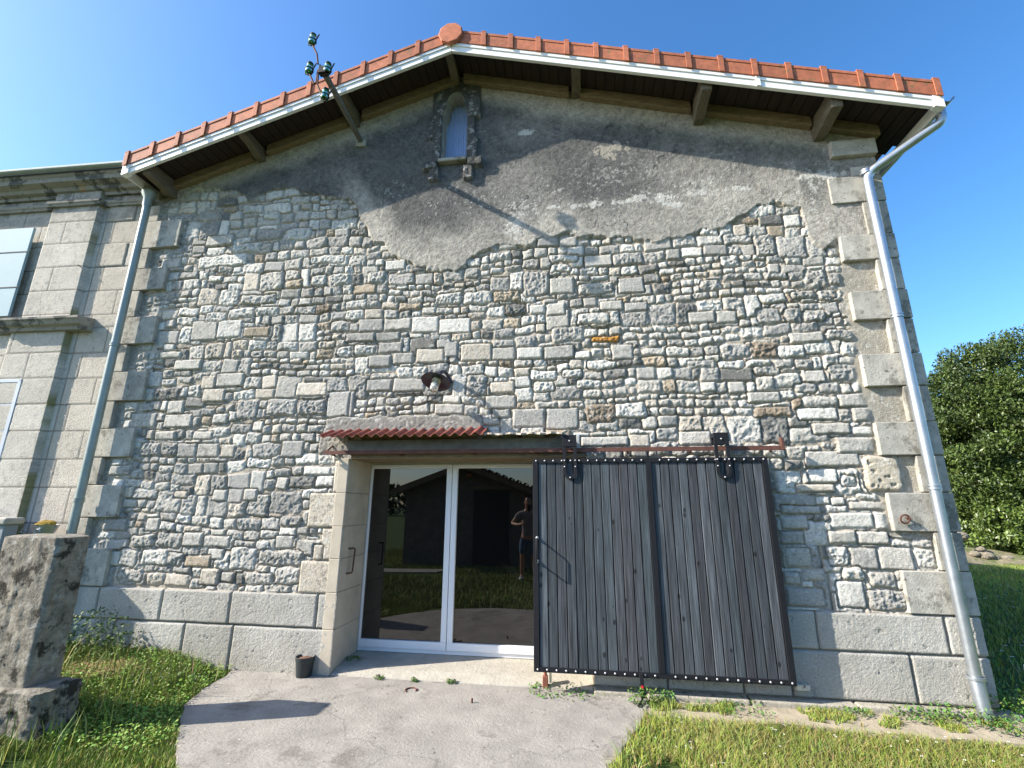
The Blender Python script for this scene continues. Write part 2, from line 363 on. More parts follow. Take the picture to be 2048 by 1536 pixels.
put(600, 500, [('s','c',940,550,1125,650),('s','c',680,575,845,660),('s','n',1125,570,1260,645),('s','w',1270,570,1420,640),('s','g',1425,560,1605,640),
 ('s','g',160,830,320,980),('s','n',545,745,735,830),('s','g',390,755,540,830),('s','g',0,780,160,850),('r','g',1310,130,1455,270),('s','n',1460,165,1605,260),
 ('r','n',1625,190,1830,255),('s','g',1860,160,2015,255),('s','w',655,390,815,485),('s','w',815,400,1000,490),('s','n',490,400,655,470),('s','g',345,405,490,480),
 ('s','n',190,430,345,480),('s','g',270,485,440,540),('s','g',440,480,590,535),('r','n',1475,450,1660,545),('r','o',1700,500,1870,540),('s','n',1820,550,1950,645),
 ('r','g',975,725,1095,855),('s','c',1110,770,1260,840),('s','g',1245,930,1435,1040),('s','g',1440,925,1630,1050),('s','n',1085,850,1265,930),('s','n',790,900,960,965),
 ('r','b',1670,900,1845,1010),('r','w',1845,890,2030,985),('s','c',1925,1075,2048,1155),('s','n',1640,1090,1920,1150),('r','w',1615,370,1810,440),('s','w',1340,320,1435,375),
 ('s','n',1440,310,1555,385),('s','n',1755,295,1890,355),('s','g',1895,305,2035,360),('r','w',790,250,950,320),('r','w',960,245,1120,320),('r','t',1125,240,1290,310),
 ('r','w',1460,30,1630,75),('s','w',500,60,620,120),('s','w',20,1260,185,1320),('r','w',170,140,305,210),('r','w',70,145,160,215),('r','n',400,125,500,200),('r','w',1680,650,1845,700),
 ('r','w',1340,700,1500,765),('r','w',1365,770,1490,835),('r','w',1615,755,1765,815),('r','w',1535,695,1650,745),('r','w',660,675,745,745),('r','w',565,690,665,745),
 ('r','w',270,295,400,345),('s','g',405,615,535,690),('s','n',545,600,665,670),('r','w',1455,85,1590,135),('r','w',215,560,305,625),('r','w',320,555,445,610),('s','g',460,540,605,605)])
put(1348, 500, [('s','w',720,920,955,995),('s','n',1040,920,1250,1005),('s','n',805,1010,1030,1080),('s','w',1040,1030,1160,1085),('s','n',430,830,625,895),('s','n',765,1175,1085,1270),
 ('s','n',945,1095,1175,1190),('s','w',780,1280,955,1365),('s','n',1020,1470,1245,1520),('s','c',710,1370,940,1420),('r','b',450,535,610,630),
 ('r','w',610,550,760,625),('r','g',275,550,435,635),('r','w',980,530,1140,620),('r','n',760,120,890,225),('r','g',895,130,1110,205),('s','n',30,1060,220,1145),('s','g',580,1430,830,1536),
 ('r','g',890,460,1095,530),('s','n',670,480,875,545),('s','n',80,360,240,430),('s','n',245,355,365,430),('r','g',470,345,630,425),('r','g',645,340,755,425),('r','g',765,345,880,420),
 ('s','n',960,625,1085,670),('r','g',905,675,1090,765),('r','n',750,850,960,910),('s','n',960,840,1130,920),('r','g',840,775,970,835),('r','g',700,780,830,840),('r','n',150,175,280,240),
 ('r','w',270,40,380,105),('r','g',680,235,825,290),('r','n',830,235,950,290),('r','g',75,640,245,695),('r','w',255,640,410,695),('r','g',580,635,690,695),('r','g',700,635,810,700),
 ('r','w',415,640,570,690),('s','w',155,770,245,830),('r','b',455,920,690,980),('r','w',1050,1420,1190,1465),('r','w',980,1320,1070,1385)])
put(1348, 1011, [('s','w',910,40,1165,135),('s','n',900,145,1065,225),('s','n',1070,150,1255,230),('r','w',900,240,1020,355),('s','g',1030,245,1190,375),('s','n',1195,240,1395,380),
 ('r','w',1405,240,1530,365),('s','w',950,440,1115,600),('r','g',1125,490,1360,615),('r','n',1135,390,1300,480),('r','w',980,365,1115,440),('s','g',650,480,880,590),('s','g',620,150,760,230),
 ('s','n',650,250,800,360),('s','n',750,375,880,440),('s','g',620,0,860,50),('s','w',1170,35,1265,140),('s','n',640,390,740,465),('s','n',620,60,780,140)])
put(0, 500, [('s','n',1125,415,1280,530),('s','w',1280,410,1420,515),('s','t',1430,450,1580,510),('s','n',1270,720,1430,800),('s','c',1180,735,1265,815),('s','c',1190,810,1320,890),
 ('s','c',1735,775,1915,855),('s','g',1915,830,2048,980),('s','n',960,960,1125,1040),('s','n',770,955,915,1040),('r','g',1565,870,1735,975),('r','g',1745,870,1905,965),('r','g',1390,880,1510,990),
 ('s','g',1650,1115,1780,1215),('s','c',1295,1135,1380,1215),('s','n',1155,1130,1285,1215),('r','g',1480,1130,1640,1215),('s','g',1040,1130,1150,1215),('s','n',1130,1060,1250,1110),
 ('s','n',910,1060,1030,1115),('s','c',860,1050,905,1110),('s','n',610,1260,775,1320),('s','n',1025,640,1185,705),('s','n',940,595,1065,635),('s','w',960,550,1025,590),
 ('s','n',1250,1400,1330,1470),('s','g',1335,1395,1425,1480),('s','n',1430,1395,1510,1470),('s','c',1020,1410,1105,1455),('s','w',1780,1265,1940,1320),('r','n',1410,260,1620,320),
 ('r','w',1340,340,1490,400),('r','w',1500,335,1640,390),('r','w',1200,365,1330,420),('r','w',1930,140,2048,215),('r','w',1825,145,1915,210),('r','t',1670,170,1780,225),
 ('r','w',1820,30,2020,80),('r','w',1160,30,1440,100),('s','n',950,50,1060,110),('s','n',980,880,1080,960),('r','n',1935,420,2048,480),('r','g',830,1130,935,1210),('r','g',940,1130,1040,1210)])
put(0, 1011, [('s','n',1075,155,1190,240),('s','n',1195,175,1350,245),('s','n',1615,175,1720,255),('s','n',1735,200,1895,290),('s','c',1175,365,1285,465),('r','n',695,365,840,445),
 ('r','n',705,250,810,355),('r','w',825,255,985,355),('r','n',985,270,1080,350),('r','w',1350,240,1500,380),('r','n',1420,385,1600,465),('s','t',1085,290,1235,360),('s','g',610,75,750,150),
 ('s','n',855,70,935,150),('r','n',910,160,1070,250),('r','n',770,165,905,240),('r','n',1510,260,1780,350),('r','n',1610,360,1760,465)])
put(0, 0, [('r','w',1545,1190,1705,1250),('r','w',1665,1340,1820,1410),('r','g',1510,1345,1655,1410),('s','n',1210,1380,1370,1440),('r','w',1365,1425,1540,1480),('s','n',1085,1130,1175,1180),
 ('r','w',1430,1200,1545,1250),('r','g',1160,1245,1290,1300),('r','g',985,1255,1150,1300),('r','w',1545,1240,1640,1290)])
# pitted corner block, cement band over the canopy, door jambs, plinth courses
def blk(x0, z0, x1, z1, depth, rough, col, moat=0.008, rad=0.01, warp=0.003, edge=0.006):
    W.stone((x0+x1)/2, (z0+z1)/2, (x1-x0)/2-0.003, (z1-z0)/2-0.003, depth, rough, col, rad=rad, warp=warp, moat=moat, edge=edge)
def pblk(px0, py0, px1, py1, *a, **k):
    c = (px0+px1)/2; m_ = (py0+py1)/2
    blk(P(px0, m_)[0], P(c, py1)[2], P(px1, m_)[0], P(c, py0)[2], *a, **k)
pblk(650, 832, 968, 872, 0.035, 0.006, (0.27, 0.26, 0.23), warp=0.03, rad=0.03)
pblk(640, 870, 704, 908, 0.03, 0.008, (0.33, 0.31, 0.27), warp=0.03, rad=0.02)
xj = DX0
jam = (0.54, 0.48, 0.385)
for (a, b, l) in [(2.06, 1.72, 0.17), (1.72, 1.36, 0.42), (1.36, 1.04, 0.24), (1.04, 0.72, 0.44)]:
    blk(xj-l, b, xj+0.04, a, 0.042, 0.0025, np.array(jam)*rnd.uniform(.93, 1.05))
blk(-2.78, 1.04, -2.66, 1.2, 0.03, 0.003, jam)
PL = (0.47, 0.455, 0.41)
for (za, zb_, xs) in [(0.725, 0.405, (-5.68, -5.2, -4.42, -3.62, -2.66, DX0+.04)), (0.405, -0.05, (-5.68, -4.93, -4.1, -3.55, DX0+.04)),
                      (0.725, 0.415, (DX1-.04, 0.9, 1.62, 1.98, 2.98, XC1+.05)), (0.415, 0.045, (DX1-.04, 0.7, 1.33, 1.72, 2.67, XC1+.05))]:
    for a, b in zip(xs[:-1], xs[1:]):
        blk(a+.001, zb_+.001, b-.001, za-.001, 0.046, 0.0028, np.array(PL)*rnd.uniform(0.9, 1.06), rad=0.008, edge=0.0035, moat=0.004)
# quoin back recess on the right (smooth mortar between the blocks)
mask = (W.X > 2.62)*(W.Z > 0.72)*(W.Z < 5.3)
zq = sstep(2.66, 2.74, W.X+0.08*fbm(W.X, W.Z, 4, 60, 3)+(W.Z-3)*0.0)*(W.Z > 1.35)*(W.Z < 5.2)
W.H = W.H*(1-zq)+zq*(0.002+0.004*fbm(W.X, W.Z, 20, 61, 4)); W.C = W.C*(1-zq[..., None])+zq[..., None]*np.array((0.36, 0.33, 0.27))*(1+0.2*fbm(W.X, W.Z, 6, 62, 4)[..., None])
zl = sstep(-5.40, -5.47, W.X+0.05*fbm(W.X, W.Z, 4, 63, 3))*(W.Z > 0.72)*(W.Z < 5.2)
W.H = W.H*(1-zl)+zl*(0.002+0.004*fbm(W.X, W.Z, 20, 64, 4)); W.C = W.C*(1-zl[..., None])+zl[..., None]*np.array((0.33, 0.31, 0.26))
pblk(1726, 913, 1800, 983, 0.045, 0.002, (0.52, 0.46, 0.36), rad=0.06, warp=0.02, moat=0.02)
_p = P(1762, 948); _k = (np.hypot(W.X-_p[0], W.Z-_p[2]) < .17)*sstep(.38, .46, fbm(W.X, W.Z, 24, 180, 2)); W.H = W.H-_k*.012; W.C = W.C*(1-.3*_k[..., None])
# lime render: relief and stains
rm = sstep(-0.012, 0.012, W.Z-zb)*(W.X > -5.45)
fine = fbm(W.X, W.Z, 34, 41, 3, 0.7)
big = fbm(W.X, W.Z, 1.1, 42, 4, 0.55)
below = zt(W.X)+0.14-W.Z
H2 = 0.030+0.0040*fine+0.006*fbm(W.X, W.Z, 3, 43, 4)
dk = sstep(0.20, 0.48, below+0.10*big)*(0.72+0.4*sstep(-0.5, 0.5, big+0.25*(W.X < 0.6)))
low = sstep(0.68, 0.22, W.Z-zb+0.22*fbm(W.X, W.Z, 1.6, 44, 4))*sstep(-3.2, -2.4, W.X)*(.6+.4*sstep(-.3, .3, fbm(W.X, W.Z, 2.2, 47, 3)))
dk = np.clip(dk*(1-0.85*low)*(1-.30*sstep(.2, 2.2, W.X)*sstep(5.7, 5.2, W.Z)), 0, 1)
dk = np.clip(dk+0.35*sstep(0.3, 0.7, fbm(W.X, W.Z, 8, 45, 5, 0.7))*sstep(.2, .6, below), 0, 1)
lite = np.array((0.43, 0.40, 0.345)); dark = np.array((0.115, 0.114, 0.108))
C2 = lite*(1-dk[..., None])+dark*dk[..., None]
C2 = C2*(1+0.42*fine[..., None]+0.30*fbm(W.X, W.Z, 14, 49, 4, .7)[..., None])
def dab(px, py, rx, ry, col, seed, s=12, th=0.0):
    global C2
    p = P(px, py); q = ((W.X-p[0])/rx)**2+((W.Z-p[2])/ry)**2+2.3*fbm(W.X, W.Z, s, seed, 4, .8)
    k = sstep(1.0, 0.75, q+th)[..., None]; C2 = C2*(1-k)+np.array(col)*k
dab(1052, 269, 0.10, 0.045, (0.5, 0.5, 0.45), 51, 16)
for i_, (px_, py_, a_, b_) in enumerate(((1245, 407, .17, .035), (1190, 411, .14, .05), (1325, 398, .16, .07), (1400, 388, .2, .04), (1110, 418, .14, .03), (1280, 398, .12, .05), (1475, 380, .15, .03), (1350, 412, .14, .04), (1150, 414, .1, .04))):
    dab(px_, py_, a_, b_, (0.50, 0.485, 0.44), 152+i_, 18, .35)
dab(1030, 455, 0.15, 0.14, (0.50, 0.48, 0.44), 55, 30, .5)
dab(1640, 355, 0.25, 0.04, (0.5, 0.48, 0.43), 56, 20)
dab(1225, 305, 0.24, 0.12, (0.33, 0.30, 0.25), 57, 9, .3)
sp = sstep(0.36, 0.5, fbm(W.X, W.Z, 30, 58, 3, .8)+0.55*fbm(W.X, W.Z, 2.6, 59, 3)-.1)
band = np.exp(-((W.Z-4.85+0.02*(W.X))/0.5)**2)
sp = (sp*np.clip(0.2+band, 0, 1))[..., None]*0.6
C2 = C2*(1-sp)+np.array((0.56, 0.55, 0.50))*sp
edge = np.exp(-((W.Z-zb)/0.02)**2)[..., None]; C2 = C2*(1-0.0*edge)
W.H = W.H*(1-rm)+H2*rm; W.C = W.C*(1-rm[..., None])+C2*rm[..., None]
# weather pits in the plinth blocks
pit = sstep(0.42, 0.62, fbm(W.X, W.Z, 17, 170, 4, .75)-.15*fbm(W.X, W.Z, 2, 171, 2))*(W.Z < 0.725)
W.H = W.H-pit*0.005; W.C = W.C*(1-0.25*pit[..., None])
st_ = sstep(0.0, 0.5, fbm(W.X, W.Z, 1.6, 172, 4, .6))[..., None]*(W.Z < 0.725)[..., None]*0.35
W.C = W.C*(1-st_)+np.array((0.27, 0.255, 0.215))*st_
# lichen and soot on the rubble
li = sstep(0.10, 0.45, fbm(W.X, W.Z, 1.3, 70, 4, 0.6)+0.16*sstep(.5, -1.5, W.X)+.1*sstep(3.2, 4.6, W.Z)-0.02)*0.75
lf = sstep(-0.05, 0.5, fbm(W.X, W.Z, 30, 71, 4, 0.75))
k = (li*lf*(1-rm)*(W.Z > 0.75))[..., None]*0.85
W.C = W.C*(1-k)+np.array((0.13, 0.125, 0.11))*k
lf = sstep(0.22, 0.55, fbm(W.X, W.Z, 42, 73, 3, 0.7))[..., None]*(1-rm)[..., None]*(W.Z > 0.75)[..., None]*0.45
W.C = W.C*(1-lf)+np.array((0.17, 0.16, 0.14))*lf
wl = sstep(0.25, 0.5, fbm(W.X, W.Z, 26, 72, 3, 0.7))[..., None]*(1-rm)[..., None]*0.5*(W.Z > 0.75)[..., None]
W.C = W.C*(1-wl)+np.array((0.66, 0.64, 0.58))*wl
dirtb = sstep(0.35, 0.0, W.Z+0.15*fbm(W.X, W.Z, 3, 74, 4))[..., None]*0.3
W.C = W.C*(1-dirtb)+np.array((0.30, 0.27, 0.2))*dirtb

# gable window opening
WC = -1.45
def win(x, z):
    hw = np.where(z < 6.46, 0.165, np.where(z < 6.56, 0.165-(z-6.46)*0.42, 0.121*np.sqrt(np.clip(1-((z-6.60)/0.19)**2, 0, 1))))
    return (np.abs(x-WC) < hw) & (z > 5.735) & (z < 6.79)
fr = (0.10, 0.098, 0.09)
def wblk(x0, z0, x1, z1, h):
    m_ = (W.X > x0) & (W.X < x1) & (W.Z > z0) & (W.Z < z1)
    W.H[m_] = h+0.010*W.n1[m_]-0.012*W.n2[m_]; cc = np.array(fr)*(1+0.5*W.n1[m_][:, None])
    ws = sstep(0.15, 0.4, W.n1[m_])[:, None]*0.6; W.C[m_] = cc*(1-ws)+np.array((0.48, 0.48, 0.45))*ws
wblk(WC-.30, 6.45, WC+.33, 6.95, 0.062)
wblk(WC-.27, 5.72, WC-.165, 6.46, 0.075); wblk(WC+.165, 5.72, WC+.27, 6.46, 0.075); wblk(WC+.165, 6.35, WC+.34, 6.62, 0.085)
wblk(WC-.36, 6.1, WC-.27, 6.45, 0.055); wblk(WC+.27, 5.72, WC+.31, 6.05, 0.08)
wblk(WC-.38, 5.62, WC-.2, 5.73, 0.10); wblk(WC+.19, 5.62, WC+.37, 5.73, 0.10); wblk(WC-.29, 5.47, WC-.17, 5.63, 0.085); wblk(WC+.14, 5.45, WC+.26, 5.63, 0.085)
# thin cracks and a water stain in the render
cr = np.abs(fbm(W.X, W.Z, 1.1, 190, 4, .55)-.03)+.6*(1-rm)+.02*(fbm(W.X, W.Z, .8, 191, 2) < .05)
ck = sstep(.006, .001, cr); W.H = W.H-ck*.006; W.C = W.C*(1-.45*ck[..., None])
def keep(x, z):
    return (z < zt(x)+0.15) & ~((x > DX0) & (x < DX1) & (z < DZ)) & ~win(x, z)
wall = W.build('wall', barn, keep)
# side and rear walls
mb = MB()
zs = lambda x: float(zt(x))+0.12
BY = 8.3
mb.prism([(XC1-0.001, 0.0, -0.2), (XC1-0.001, 0.0, zs(XC1)), (XC1-0.001, BY, zs(XC1)), (XC1-0.001, BY, -0.2)], (-0.5, 0, 0))
mb.prism([(XC0+0.03, 0.0, -0.2), (XC0+0.03, 0.0, zs(XC0)), (XC0+0.03, BY, zs(XC0)), (XC0+0.03, BY, -0.2)], (0.5, 0, 0))
mb.prism([(XC0+.5, BY, -0.2), (XC0+.5, BY, zs(XC0)-.0), (XR, BY, zs(XR)), (XC1-.5, BY, zs(XC1)), (XC1-.5, BY, -0.2)], (0, -0.5, 0))
mb.build('side_wall', quoin_m, barn)
# window reveal + pane
zz = np.concatenate([np.linspace(5.735, 6.46, 8), np.linspace(6.46, 6.785, 14)])
def hwf(z): return 0.165 if z < 6.46 else (0.165-(z-6.46)*0.42 if z < 6.56 else 0.121*math.sqrt(max(0, 1-((z-6.60)/0.19)**2)))
lp = [(WC-hwf(z), z) for z in zz]+[(WC+hwf(z), z) for z in zz[::-1]]
n_ = len(lp); v_ = [(x, -0.05, z) for x, z in lp]+[(x, 0.24, z) for x, z in lp]
gw = MB().add(v_, [(i, (i+1) % n_, n_+(i+1) % n_, n_+i) for i in range(n_)]).build('gable_window', quoin_m, barn)
mb = MB()
nx = 60; xs = np.linspace(WC-0.18, WC+0.18, nx); vs = []
for x in xs:
    y = 0.17+0.007*math.sin((x-WC)*2*math.pi/0.032); vs += [(x, y, 5.72), (x, y, 6.80)]
mb.add(vs, [(2*i, 2*i+2, 2*i+3, 2*i+1) for i in range(nx-1)])
pn = mb.build('corrugated_pane', pane_m, gw, smooth=60)
MB().box((WC-0.18, 0.045, 5.70), (WC+0.175, -0.105, 5.748)).build('window_sill', quoin_m, gw, bevel=0.01)

# quoins
rq = [(1655,360,412),(1678,475,525),(1700,585,643),(1722,710,775),(1750,845,912),(1775,985,1063),(1805,1140,1228)]
pts = [P(x+30, y0)[2] for x, y0, y1 in rq]; pbs = [P(x+30, y1)[2] for x, y0, y1 in rq]
q = 0
def quoin(x0, z0, x1, z1, h):
    mb = MB(); mb.box((x0, -h, z0+0.004), (x1, 0.02, z1-0.004)); o = mb.build('quoin', quoin_m, barn, bevel=0.007); return o
for i, (px, y0, y1) in enumerate(rq):
    zt_, zb2 = pts[i], pbs[i]; xl = P(px, (y0+y1)/2)[0]
    if i == 6: zb2 = 0.727
    quoin(xl, zb2, XC1+.004, zt_, 0.052)
    nb = pts[i+1] if i < 6 else None
    if nb: quoin(3.035 if i % 2 else 3.02, nb, XC1, zb2, 0.046)
quoin(2.98, pts[0], XC1, 5.15, 0.046)
lq = [(360,445,498),(331,540,583),(311,636,690),(291,745,803),(266,858,915),(240,970,1035),(216,1095,1165)]
ptl = [P(x-20, y0)[2] for x, y0, y1 in lq]; pbl = [P(x-20, y1)[2] for x, y0, y1 in lq]
for i, (px, y0, y1) in enumerate(lq):
    xr = P(px, (y0+y1)/2, -.04)[0]; zb2 = pbl[i] if i < 6 else 0.727
    quoin(XC0+.002, zb2, xr, ptl[i], 0.06)
    if i < 6: quoin(XC0+.004, ptl[i+1], -5.52, zb2, 0.056)
quoin(XC0+.004, ptl[0], -5.50, 5.5, 0.05)
# padstone under the right purlin, corbels
MB().box((2.80, -0.09, 5.27), (3.25, 0.02, 5.46)).build('padstone', quoin_m, barn, bevel=0.01)
MB().box((-2.46-.0, 0.0, 2.075), (DX1, 0.56, 2.13)).build('door_lintel', timber, barn, bevel=0.004)
o = MB().box((DX0-.04, -0.05, 2.13), (-0.17, 0.2, 2.275)).build('concrete_lintel', cement, barn, bevel=0.01)
# footing ledge
mb = MB(); xs = [0.05, 0.5, 1.35, 2.18, 2.95, 3.36]
for a, b in zip(xs[:-1], xs[1:]): mb.box((a+.006, -0.115-0.02*random.random(), -0.12), (b-.006, 0.0, 0.036+0.008*random.random()))
mb.build('footing', masonry_f := mat('footing_stone', (0.34, 0.31, 0.25), 0.95, var=0.3, vscale=9, bump=0.01, bscale=30, spots=[((0.14, 0.13, 0.09), 9, 0.56)]), barn, bevel=0.018, seg=3)

# ------------------------------------------------------------------ door
door = MB()
MB_ = MB
MY = 0.55
zc = [0.0, 0.40, 0.74, 1.06, 1.38, 1.72, 2.08]
for s_ in (-1, 1):
    rv = MB()
    for a, b in zip(zc[:-1], zc[1:]):
        e_ = 0.004*random.random()
        if s_ < 0: rv.box((DX0-0.12, -0.043, a+.001), (DX0-e_, 0.62, b-.001))
        else: rv.box((DX1+0.12, 0.0, a+.001), (DX1+e_, 0.62, b-.001))
    rv.build('door_jamb', jamb_m, barn, bevel=0.006)
st = MB()
st.prism([(DX0, 0.60, -0.1), (DX0, -0.03, -0.1), (DX0, -0.03, 0.010), (DX0, 0.1, 0.045), (DX0, 0.60, 0.075)], (DX1-DX0, 0, 0))
st.build('door_step', mat('step_stone', (0.40, 0.37, 0.31), 0.9, var=0.15, vscale=7, bump=0.012, bscale=35), barn, bevel=0.01)
gd = MB()
zf0, zf1 = 0.075, 2.075
gd.box((DX0+.002, MY-.035, zf0), (DX1-.002, MY+.03, zf0+.035)).box((DX0+.002, MY-.035, zf1-.018), (DX1-.002, MY+.03, zf1))
gd.box((DX0+.002, MY-.035, zf0+.035), (DX0+.018, MY+.03, zf1-.018)).box((DX1-.018, MY-.035, zf0+.035), (DX1-.002, MY+.03, zf1-.018))
gl = gd.build('glazed_door', pvc2, barn, bevel=0.003)
XM = -1.462
for a, b in ((DX0+.020, XM-.003), (XM+.003, DX1-.02)):
    lf = MB(); z0, z1 = zf0+.038, zf1-.02
    sl, sr = (0.012, 0.062) if b < -1 else (0.062, 0.012)
    lf.box((a, MY-.05, z0), (b, MY, z0+.078)).box((a, MY-.05, z1-.045), (b, MY, z1))
    lf.box((a, MY-.05, z0+.078), (a+sl, MY, z1-.045)).box((b-sr, MY-.05, z0+.078), (b, MY, z1-.045))
    lf.build('door_leaf', pvc2, gl, bevel=0.005)
    MB().box((a+sl, MY-.02, z0+.078), (b-sr, MY-.010, z1-.045)).build('glass_pane', glass_m, gl)
# ------------------------------------------------------------------ roof
Y0, Y1 = -0.50, BY+0.35
def slope_pts(x, dz): return float(zt(x))+dz
def slope_box(x0, x1, ya, yb, d0, d1, mb, nl=1):
    mb.prism([(x0, ya, slope_pts(x0, d0)), (x1, ya, slope_pts(x1, d0)), (x1, ya, slope_pts(x1, d1)), (x0, ya, slope_pts(x0, d1))], (0, yb-ya, 0))
roof = MB()
for a, b in ((XL, XR), (XR, XE)): slope_box(a, b, Y0+.03, Y1, 0.215, 0.245, roof)
rf = roof.build('roof', mossy_tile, barn)
# interlocking tiles: rounded ribs running down the slope with a step every course
tv = []; tf = []
ny = 400; ys = np.linspace(Y0+.02, Y1, ny)
prof = 0.022*np.maximum(0, np.cos((ys-ys[0])*2*math.pi/0.22))**2
for sgn, xa in ((-1, XL-.02), (1, XE+.02)):
    L_ = abs(xa-XR); nt_ = int(round(L_/0.333)); 
    for i in range(nt_):
        for e, lift in ((0, 0.028), (1, 0.008)):
            x = XR+sgn*L_*(nt_-i-(0 if e == 0 else 1))/nt_
            z = slope_pts(x, 0.25)+lift
            tv.append(np.stack([np.full(ny, x), ys, z+prof], -1))
    k = len(tv)
TV = np.concatenate(tv); rows = len(tv)
for r_ in range(rows-1):
    if r_ == 2*int(round(abs(XL-.02-XR)/0.333))-1: continue
    i = np.arange(ny-1); tf.append(np.stack([r_*ny+i, r_*ny+i+1, (r_+1)*ny+i+1, (r_+1)*ny+i], -1))
fast('roof_tiles', TV, np.concatenate(tf), mossy_tile, rf, smooth=False)
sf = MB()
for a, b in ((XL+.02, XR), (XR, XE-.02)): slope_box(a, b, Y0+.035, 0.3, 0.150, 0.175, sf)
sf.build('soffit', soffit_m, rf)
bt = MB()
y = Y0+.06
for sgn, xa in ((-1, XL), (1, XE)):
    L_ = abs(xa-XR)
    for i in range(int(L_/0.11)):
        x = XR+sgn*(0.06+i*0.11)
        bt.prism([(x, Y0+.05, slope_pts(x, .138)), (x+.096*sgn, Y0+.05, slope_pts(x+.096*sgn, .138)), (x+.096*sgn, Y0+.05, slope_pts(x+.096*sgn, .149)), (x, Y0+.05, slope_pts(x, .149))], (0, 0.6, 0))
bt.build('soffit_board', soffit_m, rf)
# rafter lying along the wall
rw = MB()
for a, b in ((-5.5, -4.2), (-4.0, -2.9), (-2.7, XR-.04), (XR+.04, 0.0), (0.13, 1.4), (1.54, 2.65), (2.8, 3.3)):
    slope_box(a, b, -0.11, 0.02, 0.012, 0.136, rw)
rw.build('wall_rafter', timber, rf, bevel=0.008)
# white verge trim with lip
for a, b in ((XL, XR-.002), (XR+.002, XE)):
    tr = MB()
    slope_box(a, b, Y0-.022, Y0+.0, 0.0, 0.122, tr); slope_box(a, b, Y0+.0, Y0+.016, 0.0, 0.03, tr); slope_box(a, b, Y0-.034, Y0-.0225, 0.075, 0.118, tr)
    o = tr.build('verge_trim', pvc, rf, bevel=0.003)
mb = MB(); 
x0 = XL-.012; slope_box(x0, x0+.09, Y0-.04, Y0+.03, -0.006, 0.128, mb); mb.build('trim_clip', pvc, rf, bevel=.002); mb = MB(); x1 = XE+.012; slope_box(x1-.09, x1, Y0-.04, Y0+.03, -0.006, 0.128, mb); mb.build('trim_clip', pvc, rf, bevel=.002); mb = MB()
slope_box(1.95, 1.99, Y0-.04, Y0-.0, -0.004, 0.124, mb); 
mb.build('trim_clip', pvc, rf, bevel=0.002)
mb = MB(); mb.box((XE-.005, Y0-.03, slope_pts(XE, 0)+.005), (XE+.012, Y1, slope_pts(XE, .12))).build('eave_fascia', pvc, rf); mb = MB(); mb.box((XL-.012, Y0-.03, slope_pts(XL, 0)+.005), (XL+.005, Y1, slope_pts(XL, .12)))
mb.build('eave_fascia', pvc, rf)
# verge tiles: hanging cheek with a collar at the lower end
def verge_tile(xa, xb):                      # xa = upper end, xb = lower end
    mb = MB(); s_ = 1 if xb > xa else -1; t = 0.118
    slope_box(xa, xb, Y0-.045, Y0-.027, t, 0.285, mb)
    tp = MB(); slope_box(xa, xb, Y0-.048, Y0+.16, 0.286, 0.300, tp)
    slope_box(xa, xb, Y0-.052, Y0-.0455, 0.262, 0.297, mb)
    slope_box(xb-s_*.055, xb+s_*.004, Y0-.062, Y0-.0525, t-.012, 0.300, mb)
    slope_box(xb-s_*.055, xb+s_*.004, Y0-.062, Y0+.16, 0.3005, 0.318, mb)
    mb.box((0, 0, 0), (0, 0, 0)) if False else None
    o = mb.build('verge_tile', terracotta, rf, bevel=0.004)
    for f_ in range(len(tp.f)): tp.mi[f_] = 0
    me_ = o.data; me_.materials.append(mossy_tile)
    import bmesh
    bm_x = bmesh.new(); bm_x.from_mesh(me_); org_ = base(o)
    vv_ = [bm_x.verts.new(Vector(q_)-org_) for q_ in tp.v]
    for f_ in tp.f: bm_x.faces.new([vv_[k_] for k_ in f_]).material_index = 1
    bm_x.to_mesh(me_); bm_x.free()
    return o
nR, nL = 15, 12
for i in range(nR):
    a = XR+.10+(XE-XR-.10)*i/nR; b = XR+.10+(XE-XR-.10)*(i+1)/nR; verge_tile(a, b)
for i in range(nL):
    a = XR-.10-(XR-.10-XL)*i/nL; b = XR-.10-(XR-.10-XL)*(i+1)/nL; verge_tile(a, b)
rz = P(904, 66, Y0-.07)[2]
mb = MB(); ring = [(0.0, 0.0), (0.145, 0.0), (0.152, 0.008), (0.152, 0.05), (0.14, 0.055), (0.0, 0.056)]
mb.lathe(ring, (XR-.005, Y0-.03, rz), (0, -1, 0), 9); mb.build('ridge_end_disc', terracotta, rf, bevel=0.003)
mb = MB(); mb.prism([(XR+.14*math.cos(a), Y0-.03, rz-.02+.14*math.sin(a)) for a in np.linspace(0, math.pi, 13)], (0, 9.1, 0)); mb.build('ridge_cap', mossy_tile, rf, smooth=40)
# purlin ends
for x, zb_, wd in ((-5.35, 5.60, .10), (-4.10, 6.03, .10), (-2.80, 6.42, .11), (-1.45, 6.905, .10), (0.09, 6.475, .11), (1.48, 5.90, .11), (2.72, 5.52, .11)):
    mb = MB(); top = slope_pts(x, 0.136); f = zb_+0.05 if zb_ > 5.7 else zb_+.03
    f = min(f, top-.04)
    mb.prism([(x-wd/2, 0.3, zb_), (x-wd/2, -0.12, zb_), (x-wd/2, -0.27, f), (x-wd/2, Y0+.04, f+.02), (x-wd/2, Y0+.04, top), (x-wd/2, 0.3, top)], (wd, 0, 0))
    mb.build('purlin', beam_m, rf, bevel=0.006)
